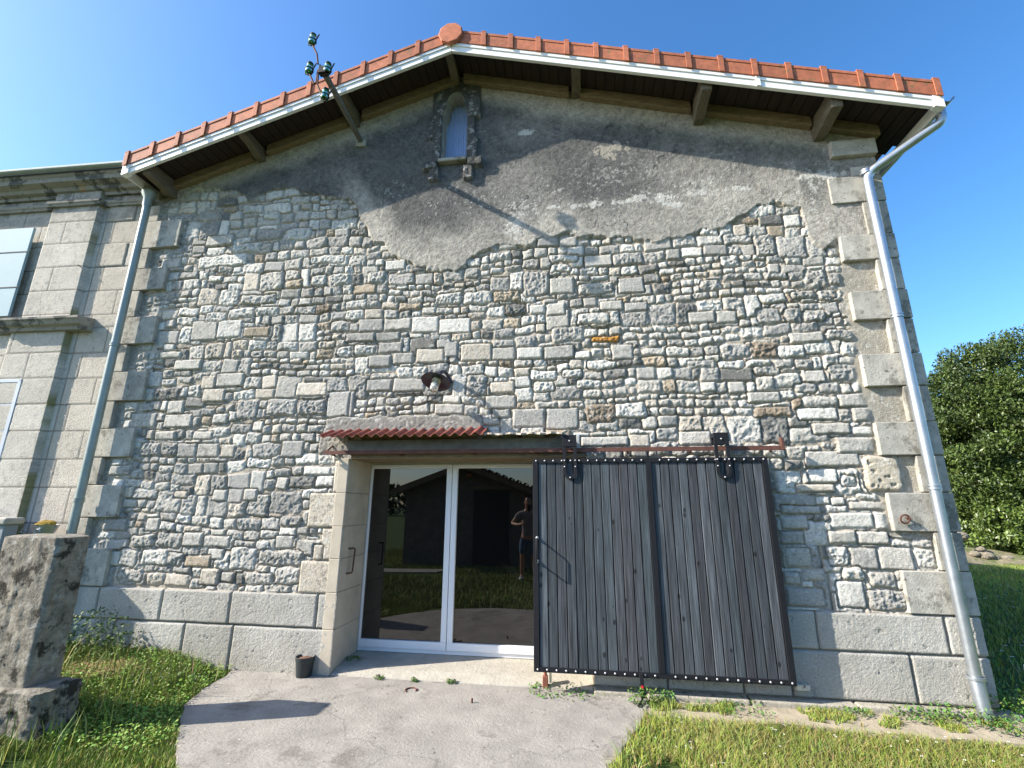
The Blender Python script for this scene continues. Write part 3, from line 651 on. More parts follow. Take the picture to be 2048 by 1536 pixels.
# ------------------------------------------------------------------ drainpipes and gutters
def pipe(name, pts, r, m, parent, collars=(), brk=()):
    pts = [Vector(p) for p in pts]; out = [pts[0]]
    for i in range(1, len(pts)-1):
        a, b, c = pts[i-1], pts[i], pts[i+1]; d1 = (a-b).normalized(); d2 = (c-b).normalized(); k = min(0.09, (a-b).length*.4, (c-b).length*.4)
        for t in np.linspace(0, 1, 6): out.append((b+d1*k)*(1-t)**2+b*2*t*(1-t)+(b+d2*k)*t*t)
    out.append(pts[-1])
    mb = MB(); mb.tube(out, r, 20)
    o = mb.build(name, m, parent, smooth=40)
    for z, x, y in collars:
        MB().lathe([(r, -0.02), (r+.009, -.018), (r+.009, 0.0), (r+.003, .002), (r+.003, .01), (r+.009, .012), (r+.009, .024), (r, .026)], (x, y, z), (0, 0, 1), 20).build('pipe_collar', m, o, smooth=30)
    return o
px_r = P(1799, 654, -.13)[0]
dp = pipe('drainpipe', [(XE+.05, -.42, 5.44), (XE+.045, -.42, 5.30), (px_r, -.13, 4.98), (px_r, -.13, 0.06)], 0.043, zinc, barn,
          collars=[(P(1737, 345, -.13)[2], px_r, -.13), (P(1795, 632, -.13)[2], px_r, -.13), (P(1872, 975, -.13)[2], px_r, -.13)])
MB().tube([(px_r, -.13, .30), (px_r, -.13, .28), (px_r, -.14, .10), (px_r, -.16, -.03)], [.047, .050, .050, .050], 20).build('pipe_shoe', zinc, barn, smooth=40)
MB().lathe([(.05, -.01), (.062, -.008), (.062, .012), (.05, .014)], (px_r, -.13, .29), (0, 0, 1), 20).build('pipe_clamp', zinc, barn, smooth=30)
def gutter(x, z, ya, yb, r, m):
    vs = []; n = 11
    for y in (ya, yb):
        for rr in (r, r-.004):
            for k in range(n):
                a = math.pi*k/(n-1); vs.append((x-math.cos(a)*rr, y, z-math.sin(a)*rr))
    f = []
    for k in range(n-1):
        f += [(k, k+1, 2*n+k+1, 2*n+k), (n+k+1, n+k, 3*n+k, 3*n+k+1), (k+1, k, n+k, n+k+1), (2*n+k, 2*n+k+1, 3*n+k+1, 3*n+k)]
    return MB().add(vs, f).build('gutter', m, barn, smooth=50)
gutter(XE+.065, 5.50, Y0-.02, Y1, 0.065, zinc); gutter(XL-.065, 5.74, Y0+.1, Y1, 0.065, greenpipe)
plx = P(236, 664, -.16)[0]
dpl = pipe('drainpipe', [(plx-.02, -.16, 5.62), (plx, -.16, 5.3), (plx, -.16, 0.1)], 0.045, greenpipe, barn,
           collars=[(P(230, 690, -.16)[2], plx, -.16), (P(152, 1000, -.16)[2], plx, -.16)])
MB().lathe([(.05, -.12), (.052, 0.0), (.085, .06), (.085, .12), (.08, .125)], (plx-.01, -.16, 5.52), (0, 0, 1), 20).build('pipe_hopper', greenpipe, barn, smooth=40)
# ================================================================== SLIDING DOOR
SX0, SX1, SZ0, SZ1, SY = -0.465, 1.705, 0.175, 2.045, -0.16
sd = thing('sliding_door', 'grey weathered board sliding door in a black steel frame, pushed open to the right', 'sliding door', ((SX0+SX1)/2, SY, SZ0))
XMID = 0.64
def boards(x0, x1, n):
    V = []; Fq = []; Cc = []
    for i in range(n):
        a = x0+(x1-x0)*i/n+.003; b = x0+(x1-x0)*(i+1)/n-.003
        g = np.array((0.047, 0.056, 0.063))*random.uniform(0.7, 1.35)+np.array((random.uniform(-.003, .006), 0, 0))
        dy = random.uniform(-.0015, .0015); e = .004
        pr = [(a, SY+.02), (a, SY-.004+dy), (a+e, SY-.010+dy), (b-e, SY-.010+dy), (b, SY-.004+dy), (b, SY+.02)]
        k = len(V)
        for z in np.linspace(SZ0+.03, SZ1-.03, 2):
            for x, y in pr: V.append((x, y, z)); Cc.append(g)
        Fq += [(k+j, k+j+1, k+6+j+1, k+6+j) for j in range(5)]
    return V, Fq, Cc
V1, F1, C1 = boards(SX0+.05, XMID-.022, 12); V2, F2, C2_ = boards(XMID+.022, SX1-.05, 12)
F2 = [tuple(i+len(V1) for i in f) for f in F2]
# plank material with knots
bm_ = boards_m; n = bm_.node_tree.nodes; L = bm_.node_tree.links
bs = n['Principled BSDF']; src = bs.inputs['Base Color'].links[0].from_socket
tc = n.new('ShaderNodeTexCoord'); mp = n.new('ShaderNodeMapping'); mp.inputs['Scale'].default_value = (10.5, 1, 6); L.new(tc.outputs['Object'], mp.inputs[0])
vo = n.new('ShaderNodeTexVoronoi'); vo.inputs['Scale'].default_value = 1.0; L.new(mp.outputs[0], vo.inputs['Vector'])
mr = n.new('ShaderNodeMapRange'); mr.inputs[1].default_value = 0.10; mr.inputs[2].default_value = 0.17; mr.inputs[3].default_value = 0.25; mr.inputs[4].default_value = 1.0
L.new(vo.outputs['Distance'], mr.inputs[0])
sepc = n.new('ShaderNodeSeparateColor'); L.new(vo.outputs['Color'], sepc.inputs[0])
gt = n.new('ShaderNodeMath'); gt.operation = 'GREATER_THAN'; gt.inputs[1].default_value = 0.5; L.new(sepc.outputs[0], gt.inputs[0])
mxm = n.new('ShaderNodeMath'); mxm.operation = 'MAXIMUM'; L.new(mr.outputs[0], mxm.inputs[0]); L.new(gt.outputs[0], mxm.inputs[1])
vm = n.new('ShaderNodeVectorMath'); vm.operation = 'SCALE'; L.new(src, vm.inputs[0]); L.new(mxm.outputs[0], vm.inputs['Scale'])
gr = n.new('ShaderNodeTexNoise'); gr.inputs['Scale'].default_value = 1; gr.inputs['Detail'].default_value = 5
mp2 = n.new('ShaderNodeMapping'); mp2.inputs['Scale'].default_value = (120, 10, 2.2); L.new(tc.outputs['Object'], mp2.inputs[0]); L.new(mp2.outputs[0], gr.inputs['Vector'])
mr2 = n.new('ShaderNodeMapRange'); mr2.inputs[1].default_value = .3; mr2.inputs[2].default_value = .7; mr2.inputs[3].default_value = .5; mr2.inputs[4].default_value = 1.75; L.new(gr.outputs['Fac'], mr2.inputs[0])
vm2 = n.new('ShaderNodeVectorMath'); vm2.operation = 'SCALE'; L.new(vm.outputs[0], vm2.inputs[0]); L.new(mr2.outputs[0], vm2.inputs['Scale'])
L.new(vm2.outputs[0], bs.inputs['Base Color'])
fast('boards', V1+V2, F1+F2, boards_m, sd, np.array(C1+C2_))
fm = MB()
fm.box((SX0, SY-.022, SZ0), (SX0+.05, SY+.03, SZ1)).box((SX1-.05, SY-.022, SZ0), (SX1, SY+.03, SZ1))
fm.box((SX0+.05, SY-.021, SZ1-.042), (SX1-.05, SY+.03, SZ1)).box((SX0+.05, SY-.021, SZ0), (SX1-.05, SY+.03, SZ0+.042))
fm.box((XMID-.024, SY-.024, SZ0+.042), (XMID+.024, SY+.03, SZ1-.042))
fm.build('frame', blackmetal, sd, bevel=0.002)
fm = MB().box((SX0+.05, SY+.021, SZ0+.03), (SX1-.05, SY+.027, SZ1-.03)).build('backing', blackmetal, sd)
riv0 = None
for z in (SZ1-.021, SZ0+.021):
    for i in range(26):
        x = SX0+.035+(SX1-SX0-.07)*i/25
        if abs(x-XMID) < .03: continue
        if riv0 is None:
            riv0 = MB().lathe([(.0095, 0), (.0085, .004), (.005, .0075), (.0005, .009)], (x, SY-.021, z), (0, -1, 0), 10).build('bolt', bolt_m, sd, smooth=60, at=(x, SY-.021, z)); r0 = riv0
        else:
            o = riv0.copy(); C.objects.link(o); o.parent = sd; o.location = Vector((x, SY-.021, z))-base(sd)
def bar_strip(pts, wd, t, mb):      # flat bar following pts in the xz plane
    n = len(pts); vs = []
    for i, p in enumerate(pts):
        a = np.array(pts[max(i-1, 0)]); b = np.array(pts[min(i+1, n-1)]); d = b-a; d = d/np.linalg.norm(d); nn = np.array((-d[1], d[0]))*wd/2
        for q, y in ((1, SY-.032), (-1, SY-.032), (-1, SY-.032+t), (1, SY-.032+t)): vs.append((p[0]+nn[0]*q, y, p[1]+nn[1]*q))
    f = [(4*i+k, 4*i+(k+1) % 4, 4*i+4+(k+1) % 4, 4*i+4+k) for i in range(n-1) for k in range(4)]+[(0, 1, 2, 3)[::-1], tuple(4*(n-1)+k for k in range(4))]
    mb.add(vs, f)
for hx in (-0.10, 1.315):
    mb = MB(); hw = .052
    pts = [(hx-hw, 2.235), (hx-hw, 1.92)]+[(hx-hw*math.cos(a), 1.92-hw*1.15*math.sin(a)) for a in np.linspace(0.2, math.pi-.2, 12)]+[(hx+hw, 1.92), (hx+hw, 2.235)]
    bar_strip(pts, .032, .012, mb)
    hg = mb.build('hanger', blackmetal, sd, bevel=0.0015)
    mb = MB(); mb.box((hx-.066, -.195, 2.16), (hx+.066, -.183, 2.275)).box((hx-.066, -.183, 2.235), (hx-.056, -.06, 2.275)).box((hx+.056, -.183, 2.235), (hx+.066, -.06, 2.275)).box((hx-.056, -.075, 2.17), (hx+.056, -.06, 2.27))
    mb.lathe([(0.001, -.0), (.045, 0), (.045, .03), (.001, .03)], (hx, -.10, 2.21), (0, -1, 0), 20)
    mb.build('roller_housing', blackmetal, hg, bevel=0.002)
    mb = MB()
    for bx, bz in ((hx-hw, 1.965), (hx+hw, 1.965), (hx, 1.862), (hx-hw, 2.025), (hx+hw, 2.025), (hx, 2.215)):
        mb.lathe([(.0085, 0), (.0085, .004), (.004, .009), (.0005, .010)], (bx, SY-.031 if bz < 2.1 else -.195, bz), (0, -1, 0), 10)
    mb.build('bolt', bolt_m, hg, smooth=60)
hz0, hz1 = P(1077, 1123, SY-.02)[2], P(1076, 1076, SY-.02)[2]
hxx = SX0+.04
MB().tube([(hxx, SY-.02, hz1), (hxx, SY-.10, hz1-.005), (hxx+.0, SY-.112, hz1-.02), (hxx, SY-.112, hz0+.02), (hxx, SY-.10, hz0+.005), (hxx, SY-.02, hz0)], .0075, 10).build('handle', blackmetal, sd, smooth=50)
for hz in (hz0, hz1):
    MB().lathe([(.016, 0), (.015, .01), (.008, .016), (.0005, .018)], (hxx, SY-.0225, hz), (0, -1, 0), 14).build('handle_rose', bolt_m, sd, smooth=50)
# rail
rl = thing('door_rail', 'long rusty steel rail fixed across the wall above the sliding door', 'rail', (-0.4, -.11, 2.14))
mb = MB(); mb.box((-2.72, -.125, 2.115), (1.88, -.117, 2.155)); mb.box((-2.72, -.117, 2.115), (1.88, -.095, 2.121)); mb.build('track', rail_m, rl, bevel=.001)
mb = MB()
mb.prism([(1.86, -.14, 2.115), (1.885, -.14, 2.115), (1.885, -.14, 2.19), (1.868, -.14, 2.235), (1.86, -.14, 2.235)], (0, .05, 0)); mb.build('end_stop', rail_m, rl, bevel=.001)
for bx in (-2.66, -1.9, -1.1, -0.45, 0.45, 1.05, 1.78):
    MB().tube([(bx, -.11, 2.135), (bx+.01, -.06, 2.12), (bx+.02, 0.02, 2.11)], .011, 8).build('rail_bracket', rust, rl, smooth=50)
MB().tube([(-2.70, -.115, 2.135), (-2.68, -.05, 2.20), (-2.66, .02, 2.24)], .009, 8).build('stay', rust, rl, smooth=50)
# canopy: corrugated strip and plank
cp = thing('corrugated_canopy', 'short red corrugated metal canopy over the left half of the door rail', 'canopy', (-1.82, 0, 2.35))
nx = 17*12+1; xs = np.linspace(-2.72, -0.95, nx); V = []; Fq = []
for j, (y, z) in enumerate(((0.0, 2.395), (-.14, 2.34), (-.285, 2.285))):
    for lay in (0, .004):
        V.append(np.stack([xs, np.full(nx, y), z+lay+0.017*np.sin((xs+2.72)*2*math.pi*17/1.77)+0.004*np.sin(xs*5)], -1))
V = np.concatenate(V)
def rowf(a, b): i = np.arange(nx-1); return np.stack([a*nx+i, a*nx+i+1, b*nx+i+1, b*nx+i], -1)
Fq = np.concatenate([rowf(0, 2)[:, ::-1], rowf(2, 4)[:, ::-1], rowf(1, 3), rowf(3, 5), rowf(4, 5)])
fast('corrugated_sheet', V, Fq, corr_m, cp, smooth=True)
MB().box((-2.6, -.02, 2.28), (-1.0, 0.0, 2.33)).build('batten', timber, cp, bevel=.002)
mb = MB(); nn = 30; xs = np.linspace(-.955, -.17, nn); vs = []
for i, x in enumerate(xs):
    yf = -.215+.012*math.sin(i*1.7)+.01*random.random(); zd = .006*math.sin(i*.8)
    vs += [(x, 0, 2.315), (x, yf, 2.285+zd), (x, yf, 2.302+zd), (x, 0, 2.335)]
mb.add(vs, [(4*i+k, 4*i+(k+1) % 4, 4*i+4+(k+1) % 4, 4*i+4+k) for i in range(nn-1) for k in range(4)]+[(3, 2, 1, 0), tuple(4*(nn-1)+k for k in range(4))])
tag(mb.build('wooden_plank', plank_m), 'bleached split plank laid on the lintel beside the corrugated canopy', 'plank')

# ------------------------------------------------------------------ wall lamp
lx, lz, ly = -1.455, 2.84, -.25
lp_ = thing('wall_lamp', 'dark enamel wall lamp with a clear glass jar, above the canopy', 'wall lamp', (lx+.03, 0, 2.9))
ax = Vector((-.10, -.45, -1)).normalized()
top = Vector((lx, ly, lz+.045))
MB().lathe([(.018, -.02), (.03, 0), (.05, .012), (.10, .026), (.150, .044), (.158, .052), (.154, .053), (.10, .032), (.045, .02)], top, ax, 32).build('shade', enamel, lp_, smooth=40)
MB().lathe([(.0, .0), (.042, .018), (.046, .03), (.046, .058), (.04, .062)], top, ax, 24).build('collar', cream_glass, lp_, smooth=40)
MB().lathe([(.044, .06), (.042, .15), (.037, .17), (.0, .178)], top, ax, 24).build('glass_jar', clear, lp_, smooth=40)
MB().lathe([(.020, .06), (.034, .085), (.034, .12), (.02, .14), (.0, .143)], top, ax, 16).build('bulb', bulb_m, lp_, smooth=60)
MB().tube([(lx, ly, lz+.045), (lx+.02, ly+.06, lz+.125), (lx+.04, -.12, lz+.15), (lx+.06, -.06, lz+.12), (lx+.07, .0, lz+.07)], .019, 12).build('arm', enamel, lp_, smooth=50)
MB().lathe([(.0, -.005), (.05, 0), (.045, .02), (.02, .03), (0, .03)], (lx+.05, -.03, lz+.07), (0, -1, 0), 20).build('back_plate', enamel, lp_, smooth=40)

# ------------------------------------------------------------------ electric bracket with four insulators
eb = thing('insulator_bracket', 'square iron pole with four green glass insulators, projecting under the left eave', 'insulator bracket', (-2.7, 0, 6.17))
bp0 = np.array((-2.70, 0.05, 6.17)); bp1 = np.array((-2.705, -1.0, 6.28))
mb = MB(); mb.tube([bp0, bp1], .036, 4); mb.build('pole', timber if False else mat('grey_pole', (0.16, 0.15, 0.13), .8, .1, var=.3, vscale=12, stretch=(8, 2, 8), bump=.002, bscale=20, spots=[((.36, .35, .31), 8, .6)]), eb)
MB().box((-2.77, .0, 6.10), (-2.63, -.06, 6.20)).build('socket', quoin_m, eb, bevel=.01)
def at(px, py, y): return Vector(P(px, py, y))
ins = [(625, 78, -1.0), (619, 136, -1.0), (655, 136, -.98), (650, 188, -1.0)]
stems = [[(636, 128), (634, 108), (626, 92)], [(636, 140), (632, 166), (628, 168), (620, 150)], [(640, 130), (648, 150), (655, 148)], [(637, 140), (635, 170), (642, 186), (650, 198)]]
for (px, py, y), stm in zip(ins, stems):
    c_ = at(px, py+2, y)
    o = MB().lathe([(.0, .062), (.028, .06), (.036, .045), (.030, .03), (.040, .018), (.045, -.01), (.040, -.045), (.030, -.05), (.028, -.02), (.0, -.01)], c_, (.05, 0, 1), 20).build('insulator', green_glass, eb, smooth=40)
    mb = MB(); mb.lathe([(.047, -.018), (.049, -.012), (.047, -.006)], c_, (.05, 0, 1), 16)
    mb.tube([c_+Vector((-.047, 0, -.01)), c_+Vector((-.04, 0, -.065)), c_+Vector((0, 0, -.085)), c_+Vector((.04, 0, -.065)), c_+Vector((.047, 0, .0)), c_+Vector((.075, 0, .07))], .007, 6)
    mb.lathe([(0, .055), (.034, .055), (.034, .075), (0, .08)], c_, (.05, 0, 1), 12)
    mb.build('clip', blackmetal, o, smooth=40)
    MB().tube([at(a, b, y) for a, b in stm], .010, 8).build('stem', rust, eb, smooth=50)
MB().box((-2.75, -1.015, 6.235), (-2.66, -.95, 6.325)).build('clamp', blackmetal, eb, bevel=.004)

# ------------------------------------------------------------------ tether ring, jamb hook
rc = P(1808, 1038, -.07)
tr = thing('tether_ring', 'small rusty iron ring hanging on a corner stone beside the right drainpipe', 'ring', (rc[0], 0, rc[2]))
MB().tube([(rc[0]+.036*math.cos(a), -.085-.01*math.sin(a), rc[2]+.036*math.sin(a)) for a in np.linspace(0, 2*math.pi, 25)], .0075, 8, cap=False).build('ring', rust, tr, smooth=60)
MB().tube([(rc[0]+.034, -.04, rc[2]+.01), (rc[0]+.034, -.10, rc[2]+.005)], .009, 8).build('eye_bolt', rust, tr, smooth=60)
hk = thing('pull_handle', 'rusty bent iron handle on the left stone jamb of the door', 'handle', (DX0, .1, 1.1))
def jp(px, py):   # point on the jamb face x = DX0
    v = ray(px, py); s_ = DX0/v[0]; return Vector((DX0+.05, s_*v[1]+CAM[1], s_*v[2]+CAM[2]))
a_, b_, c2, d_ = jp(698, 1098), jp(705, 1100), jp(702, 1143), jp(690, 1144)
mb = MB(); mb.tube([(DX0-.02, a_.y, a_.z), (DX0+.05, a_.y, a_.z+.01), (DX0+.055, a_.y+.03, a_.z), (DX0+.05, a_.y+.02, c2.z+.02), (DX0+.05, a_.y+.01, c2.z), (DX0-.02, a_.y-.02, c2.z-.01)], .0085, 8)
mb.build('bar', rust, hk, smooth=60)
# ================================================================== GROUND
def gz(x, y):
    m = sstep(-3.5, -4.3, x)*0.13*sstep(-2.6, -1.2, y)
    return m-0.0
SLAB = [(-3.50, .10), (-3.48, -.06), (-3.44, -.22), (-3.40, -.52), (-3.30, -.82), (-3.10, -1.10), (-2.88, -1.36), (-2.60, -1.66), (-2.2, -1.98), (-1.4, -2.2), (-.5, -2.12), (0.0, -1.85), (.06, -1.5), (.11, -1.29), (.19, -1.15), (.24, -1.0), (.33, -.78), (.42, -.55), (.48, -.35), (.53, -.09), (.56, .1)]
def inpoly(x, y, poly):
    x = np.asarray(x); y = np.asarray(y); c = np.zeros(x.shape, bool); n = len(poly); j = n-1
    for i in range(n):
        xi, yi = poly[i]; xj, yj = poly[j]
        c ^= ((yi > y) != (yj > y)) & (x < (xj-xi)*(y-yi)/(yj-yi+1e-12)+xi); j = i
    return c
# one sheet of ground to the horizon
gx = np.concatenate([[-400, -150, -60, -25], np.arange(-12, 16.01, .2), [25, 60, 150, 400]]); gy = np.concatenate([[-400, -150, -60, -25], np.arange(-12, 20.01, .2), [30, 60, 150, 400]])
GX, GY = np.meshgrid(gx, gy, indexing='ij'); GZ = gz(GX, GY)-0.03+0.012*fbm(GX, GY, .8, 80, 3)
idx = np.arange(GX.size).reshape(GX.shape); Fc = np.stack([idx[:-1, :-1], idx[1:, :-1], idx[1:, 1:], idx[:-1, 1:]], -1).reshape(-1, 4)
o = fast('ground', np.stack([GX, GY, GZ], -1).reshape(-1, 3), Fc, lawnbase, smooth=True); tag(o, kind='structure')
# concrete apron, 6 cm thick with a ragged edge
rr = random.Random(3); edge_ = []
for i in range(len(SLAB)-1):
    a, b = np.array(SLAB[i]), np.array(SLAB[i+1]); n = max(2, int(np.linalg.norm(b-a)/.05))
    for t in np.arange(n)/n: edge_.append(a+(b-a)*t+np.array((rr.uniform(-.012, .012), rr.uniform(-.012, .012))))
edge_.append(np.array(SLAB[-1]))
mb = MB(); mb.prism([(p[0], p[1], 0.0) for p in edge_], (0, 0, -.08)); o = mb.build('concrete_apron', concrete, bevel=.006); tag(o, kind='structure')
# dry dirt strip at the foot of the right wall
mb = MB(); ps = [(.45, -.02), (.40, -.34)]+[(x, -.43-.035*x+.04*math.sin(x*5)+rr.uniform(-.02, .02)) for x in np.arange(.6, 4.3, .12)]+[(4.3, -.2), (3.4, .1), (3.3, -.02)]
mb.prism([(a, b, -.006) for a, b in ps], (0, 0, -.05)); o = mb.build('dirt_path', dirt); tag(o, kind='structure')
# path strip further out in the lawn behind the viewer (mirrored in the glass)
mb = MB(); mb.prism([(-6.5, -5.6, .002), (-3.6, -6.0, .002), (-3.4, -6.6, .002), (-6.5, -6.3, .002)], (0, 0, -.05)); o = mb.build('path', concrete); tag(o, kind='structure')

# ------------------------------------------------------------------ grass as blades
def blades(name, X, Y, Z, h, wd, cols, lean=.45, seed=1):
    r = np.random.default_rng(seed); n = len(X); a = r.random(n)*2*math.pi; la = r.random(n)*2*math.pi; ln = r.random(n)*lean*h
    dx = np.cos(a)*wd/2; dy = np.sin(a)*wd/2; lx = np.cos(la)*ln; ly = np.sin(la)*ln
    p0 = np.stack([X-dx, Y-dy, Z], -1); p1 = np.stack([X+dx, Y+dy, Z], -1)
    p2 = np.stack([X+dx*.75+lx*.35, Y+dy*.75+ly*.35, Z+h*.6], -1); p3 = np.stack([X-dx*.75+lx*.35, Y-dy*.75+ly*.35, Z+h*.6], -1)
    p4 = np.stack([X+dx*.1+lx, Y+dy*.1+ly, Z+h], -1); p5 = np.stack([X-dx*.1+lx, Y-dy*.1+ly, Z+h], -1)
    V = np.stack([p0, p1, p2, p3, p4, p5], 1).reshape(-1, 3); b = np.arange(n)[:, None]*6
    Fq = np.concatenate([b+np.array([0, 1, 2, 3]), b+np.array([3, 2, 4, 5])]); Cc = np.repeat(cols, 6, 0)
    return V, Fq, Cc
def gcol(n, r, dry=.1, X=None, Y=None):
    c = np.stack([r.uniform(.16, .27, n), r.uniform(.215, .33, n), r.uniform(.03, .065, n)], -1)
    d = r.random(n) < dry; c[d] = np.stack([r.uniform(.25, .4, d.sum()), r.uniform(.22, .32, d.sum()), r.uniform(.08, .14, d.sum())], -1)
    if X is not None:
        f = fbm(X, Y, 1.3, 90, 3)[:, None]; c = c*(1+.35*f)
    return np.clip(c, .01, .6)
def scatter(n, x0, x1, y0, y1, ok, seed):
    r = np.random.default_rng(seed); X = r.uniform(x0, x1, n); Y = r.uniform(y0, y1, n); k = ok(X, Y); return X[k], Y[k], r
def noslab(X, Y, m=0.0): return ~inpoly(X+m*0, Y, SLAB)
def okleft(X, Y):
    k = ~inpoly(X, Y, SLAB) & (Y < -.05) & ~((X > -4.45) & (X < -3.74) & (Y > -1.66) & (Y < -1.2))
    return k & (fbm(X, Y, 2.2, 91, 3) > -.55)
parts = []
X, Y, r = scatter(70000, -6.4, -2.5, -2.5, -.05, okleft, 1)
n = len(X); tall = sstep(.1, .6, fbm(X, Y, 1.7, 92, 3)); h = r.uniform(.012, .036, n)+.04*tall*r.random(n)+.05*(X < -3.7)*r.random(n)
parts.append(blades('g', X, Y, gz(X, Y)-.03, h+.02, r.uniform(.003, .007, n), gcol(n, r, .12, X, Y), .8, 2))
X, Y, r = scatter(900, -5.6, -3.3, -2.4, -.3, okleft, 5); n = len(X)       # taller stalks
parts.append(blades('g', X, Y, gz(X, Y)-.02, r.uniform(.14, .32, n), r.uniform(.005, .010, n), gcol(n, r, .25), .7, 6))
def okright(X, Y):
    return ~inpoly(X, Y, SLAB) & ((Y < -.42-.035*X+.05*fbm(X*1.0, Y, 4, 93, 3)) | ((X > 3.5))) & (fbm(X, Y, 2.6, 94, 3) > -.36)
X, Y, r = scatter(95000, -.1, 4.6, -2.2, .3, okright, 7); n = len(X)
parts.append(blades('g', X, Y, gz(X, Y)-.03, r.uniform(.02, .05, n)*(1+.5*fbm(X, Y, 3, 120, 3))+.025, r.uniform(.003, .006, n), gcol(n, r, .34, X, Y), 1.3, 8))
X, Y, r = scatter(1300, .0, .75, -1.35, -.12, lambda X, Y: ~inpoly(X, Y, SLAB) & inpoly(X-.22, Y, SLAB), 9); n = len(X)
parts.append(blades('g', X, Y, gz(X, Y)-.02, r.uniform(.04, .13, n), r.uniform(.004, .009, n), gcol(n, r, .15), 1.2, 10))
X, Y, r = scatter(14000, .5, 3.9, -.40, -.12, lambda X, Y: fbm(X, Y, 5, 95, 3) > -.02+.25*sstep(-.13, -.35, Y), 11); n = len(X)
parts.append(blades('g', X, Y, np.full(n, -.01), r.uniform(.012, .05, n), r.uniform(.004, .008, n), gcol(n, r, .2), 1.0, 12))
X, Y, r = scatter(120000, 3.3, 22, -1, 16, lambda X, Y: (X < Y*1.15+9) & (X > 3.35), 13); n = len(X)
parts.append(blades('g', X, Y, np.full(n, -.03), r.uniform(.05, .09, n), r.uniform(.009, .018, n), gcol(n, r, .08, X, Y), .8, 14))
X, Y, r = scatter(80000, -7, 4, -12, -2.1, lambda X, Y: ~inpoly(X, Y, SLAB) & ~((X < -3.4) & (Y < -5.5) & (Y > -6.6)) & ~((X > -5.25) & (X < -.9) & (Y < -7.35)), 15); n = len(X)
parts.append(blades('g', X, Y, gz(X, Y)-.03, r.uniform(.05, .09, n), r.uniform(.009, .016, n), gcol(n, r, .15, X, Y), .8, 16))
o_ = 0; VV, FF, CC = [], [], []
for V, Fq, Cc in parts: VV.append(V); FF.append(Fq+o_); CC.append(Cc); o_ += len(V)
g = fast('grass', np.concatenate(VV), np.concatenate(FF), grass_m, None, np.concatenate(CC)); tag(g, 'green lawn grass growing round the concrete apron', 'grass', kind='stuff')
# broad-leaved weeds & clover (leaf discs)
def leaves(X, Y, Z, s_, cols, seed, tiltmax=1.0, asp=.55):
    r = np.random.default_rng(seed); n = len(X); a = r.random(n)*2*math.pi; t = r.uniform(-tiltmax, tiltmax, n); t2 = r.uniform(-tiltmax, tiltmax, n)
    u = np.stack([np.cos(a)*np.cos(t), np.sin(a)*np.cos(t), np.sin(t)], -1); v = np.stack([-np.sin(a)*np.cos(t2), np.cos(a)*np.cos(t2), np.sin(t2)], -1)
    p = np.stack([X, Y, Z], -1); s = s_[:, None]
    V = np.stack([p-u*s, p-v*s*asp, p+u*s, p+v*s*asp], 1).reshape(-1, 3); return V, np.arange(4*n).reshape(-1, 4), np.repeat(cols, 4, 0)
X, Y, r = scatter(9000, -4.6, -2.9, -1.6, -.06, okleft, 21); n = len(X)
c = np.stack([r.uniform(.13, .22, n), r.uniform(.23, .34, n), r.uniform(.03, .06, n)], -1)
parts = [leaves(X, Y, gz(X, Y)+r.uniform(-.01, .06, n), r.uniform(.006, .014, n), c, 22, .7, .8)]
X, Y, r = scatter(2200, -5.5, -4.3, -.55, -.08, lambda X, Y: X < 99, 23); n = len(X)
parts.append(leaves(X, Y, gz(X, Y)+r.random(n)**1.3*.42*np.clip(1-((X+4.95)/.55)**2, 0, 1), r.uniform(.01, .022, n), c[:n]*.45, 24))
for cx, cy, cr, hh, nn in ((2.55, -.20, .2, .07, 260), (2.85, -.20, .22, .10, 300), (3.05, -.33, .18, .08, 220), (3.3, -.1, .15, .16, 300), (3.55, -.02, .25, .22, 500), (2.1, -.2, .12, .05, 100), (1.2, -.22, .3, .04, 200), (-2.38, .28, .10, .08, 160), (-1.95, -.06, .05, .03, 40), (-1.6, -.06, .04, .03, 40), (-1.25, -.05, .05, .03, 50), (-.2, -.10, .35, .035, 260), (.45, -.25, .12, .12, 200), (.62, -.2, .12, .1, 150)):
    r = np.random.default_rng(int(1000+cx*100)); a = r.random(nn)*6.28; q = cr*np.sqrt(r.random(nn)); 
    c = np.stack([r.uniform(.06, .12, nn), r.uniform(.13, .22, nn), r.uniform(.02, .05, nn)], -1)
    parts.append(leaves(cx+q*np.cos(a), cy+q*np.sin(a)*.6, .005+r.random(nn)*hh, r.uniform(.008, .02, nn), c, 30, .9, .5))
o_ = 0; VV, FF, CC = [], [], []
for V, Fq, Cc in parts: VV.append(V); FF.append(Fq+o_); CC.append(Cc); o_ += len(V)
g = fast('weeds', np.concatenate(VV), np.concatenate(FF), grass_m, None, np.concatenate(CC)); tag(g, 'low leafy weeds and clover along the foot of the walls', 'weeds', kind='stuff')
# daisies
X, Y, r = scatter(420, .4, 4.5, -1.6, -.55, okright, 31); X2, Y2, r2 = scatter(900, 4, 13, 1, 11, lambda X, Y: fbm(X, Y, .6, 99, 2) > .05, 32); X2 = X2[:260]; Y2 = Y2[:260]; X = X[:90]; Y = Y[:90]
X3, Y3, _r3 = scatter(200, -4.0, -3.5, -.8, -.35, okleft, 33); X = np.concatenate([X, X2, X3[:25]]); Y = np.concatenate([Y, Y2, Y3[:25]])
V = []; Fq = []
for i, (x, y) in enumerate(zip(X, Y)):
    s_ = .0055 if x < 4 else .016; z = float(gz(x, y))+.055; k = len(V); V += [(x+s_*math.cos(a), y+s_*math.sin(a), z+.003*math.cos(3*a)) for a in np.arange(8)*math.pi/4]; Fq.append(tuple(k+j for j in range(8)))
d = fast('daisies', V, Fq, mat('daisy_white', (.8, .8, .8), .7, var=0)); tag(d, 'tiny white daisies scattered through the lawn', 'daisies', kind='stuff')
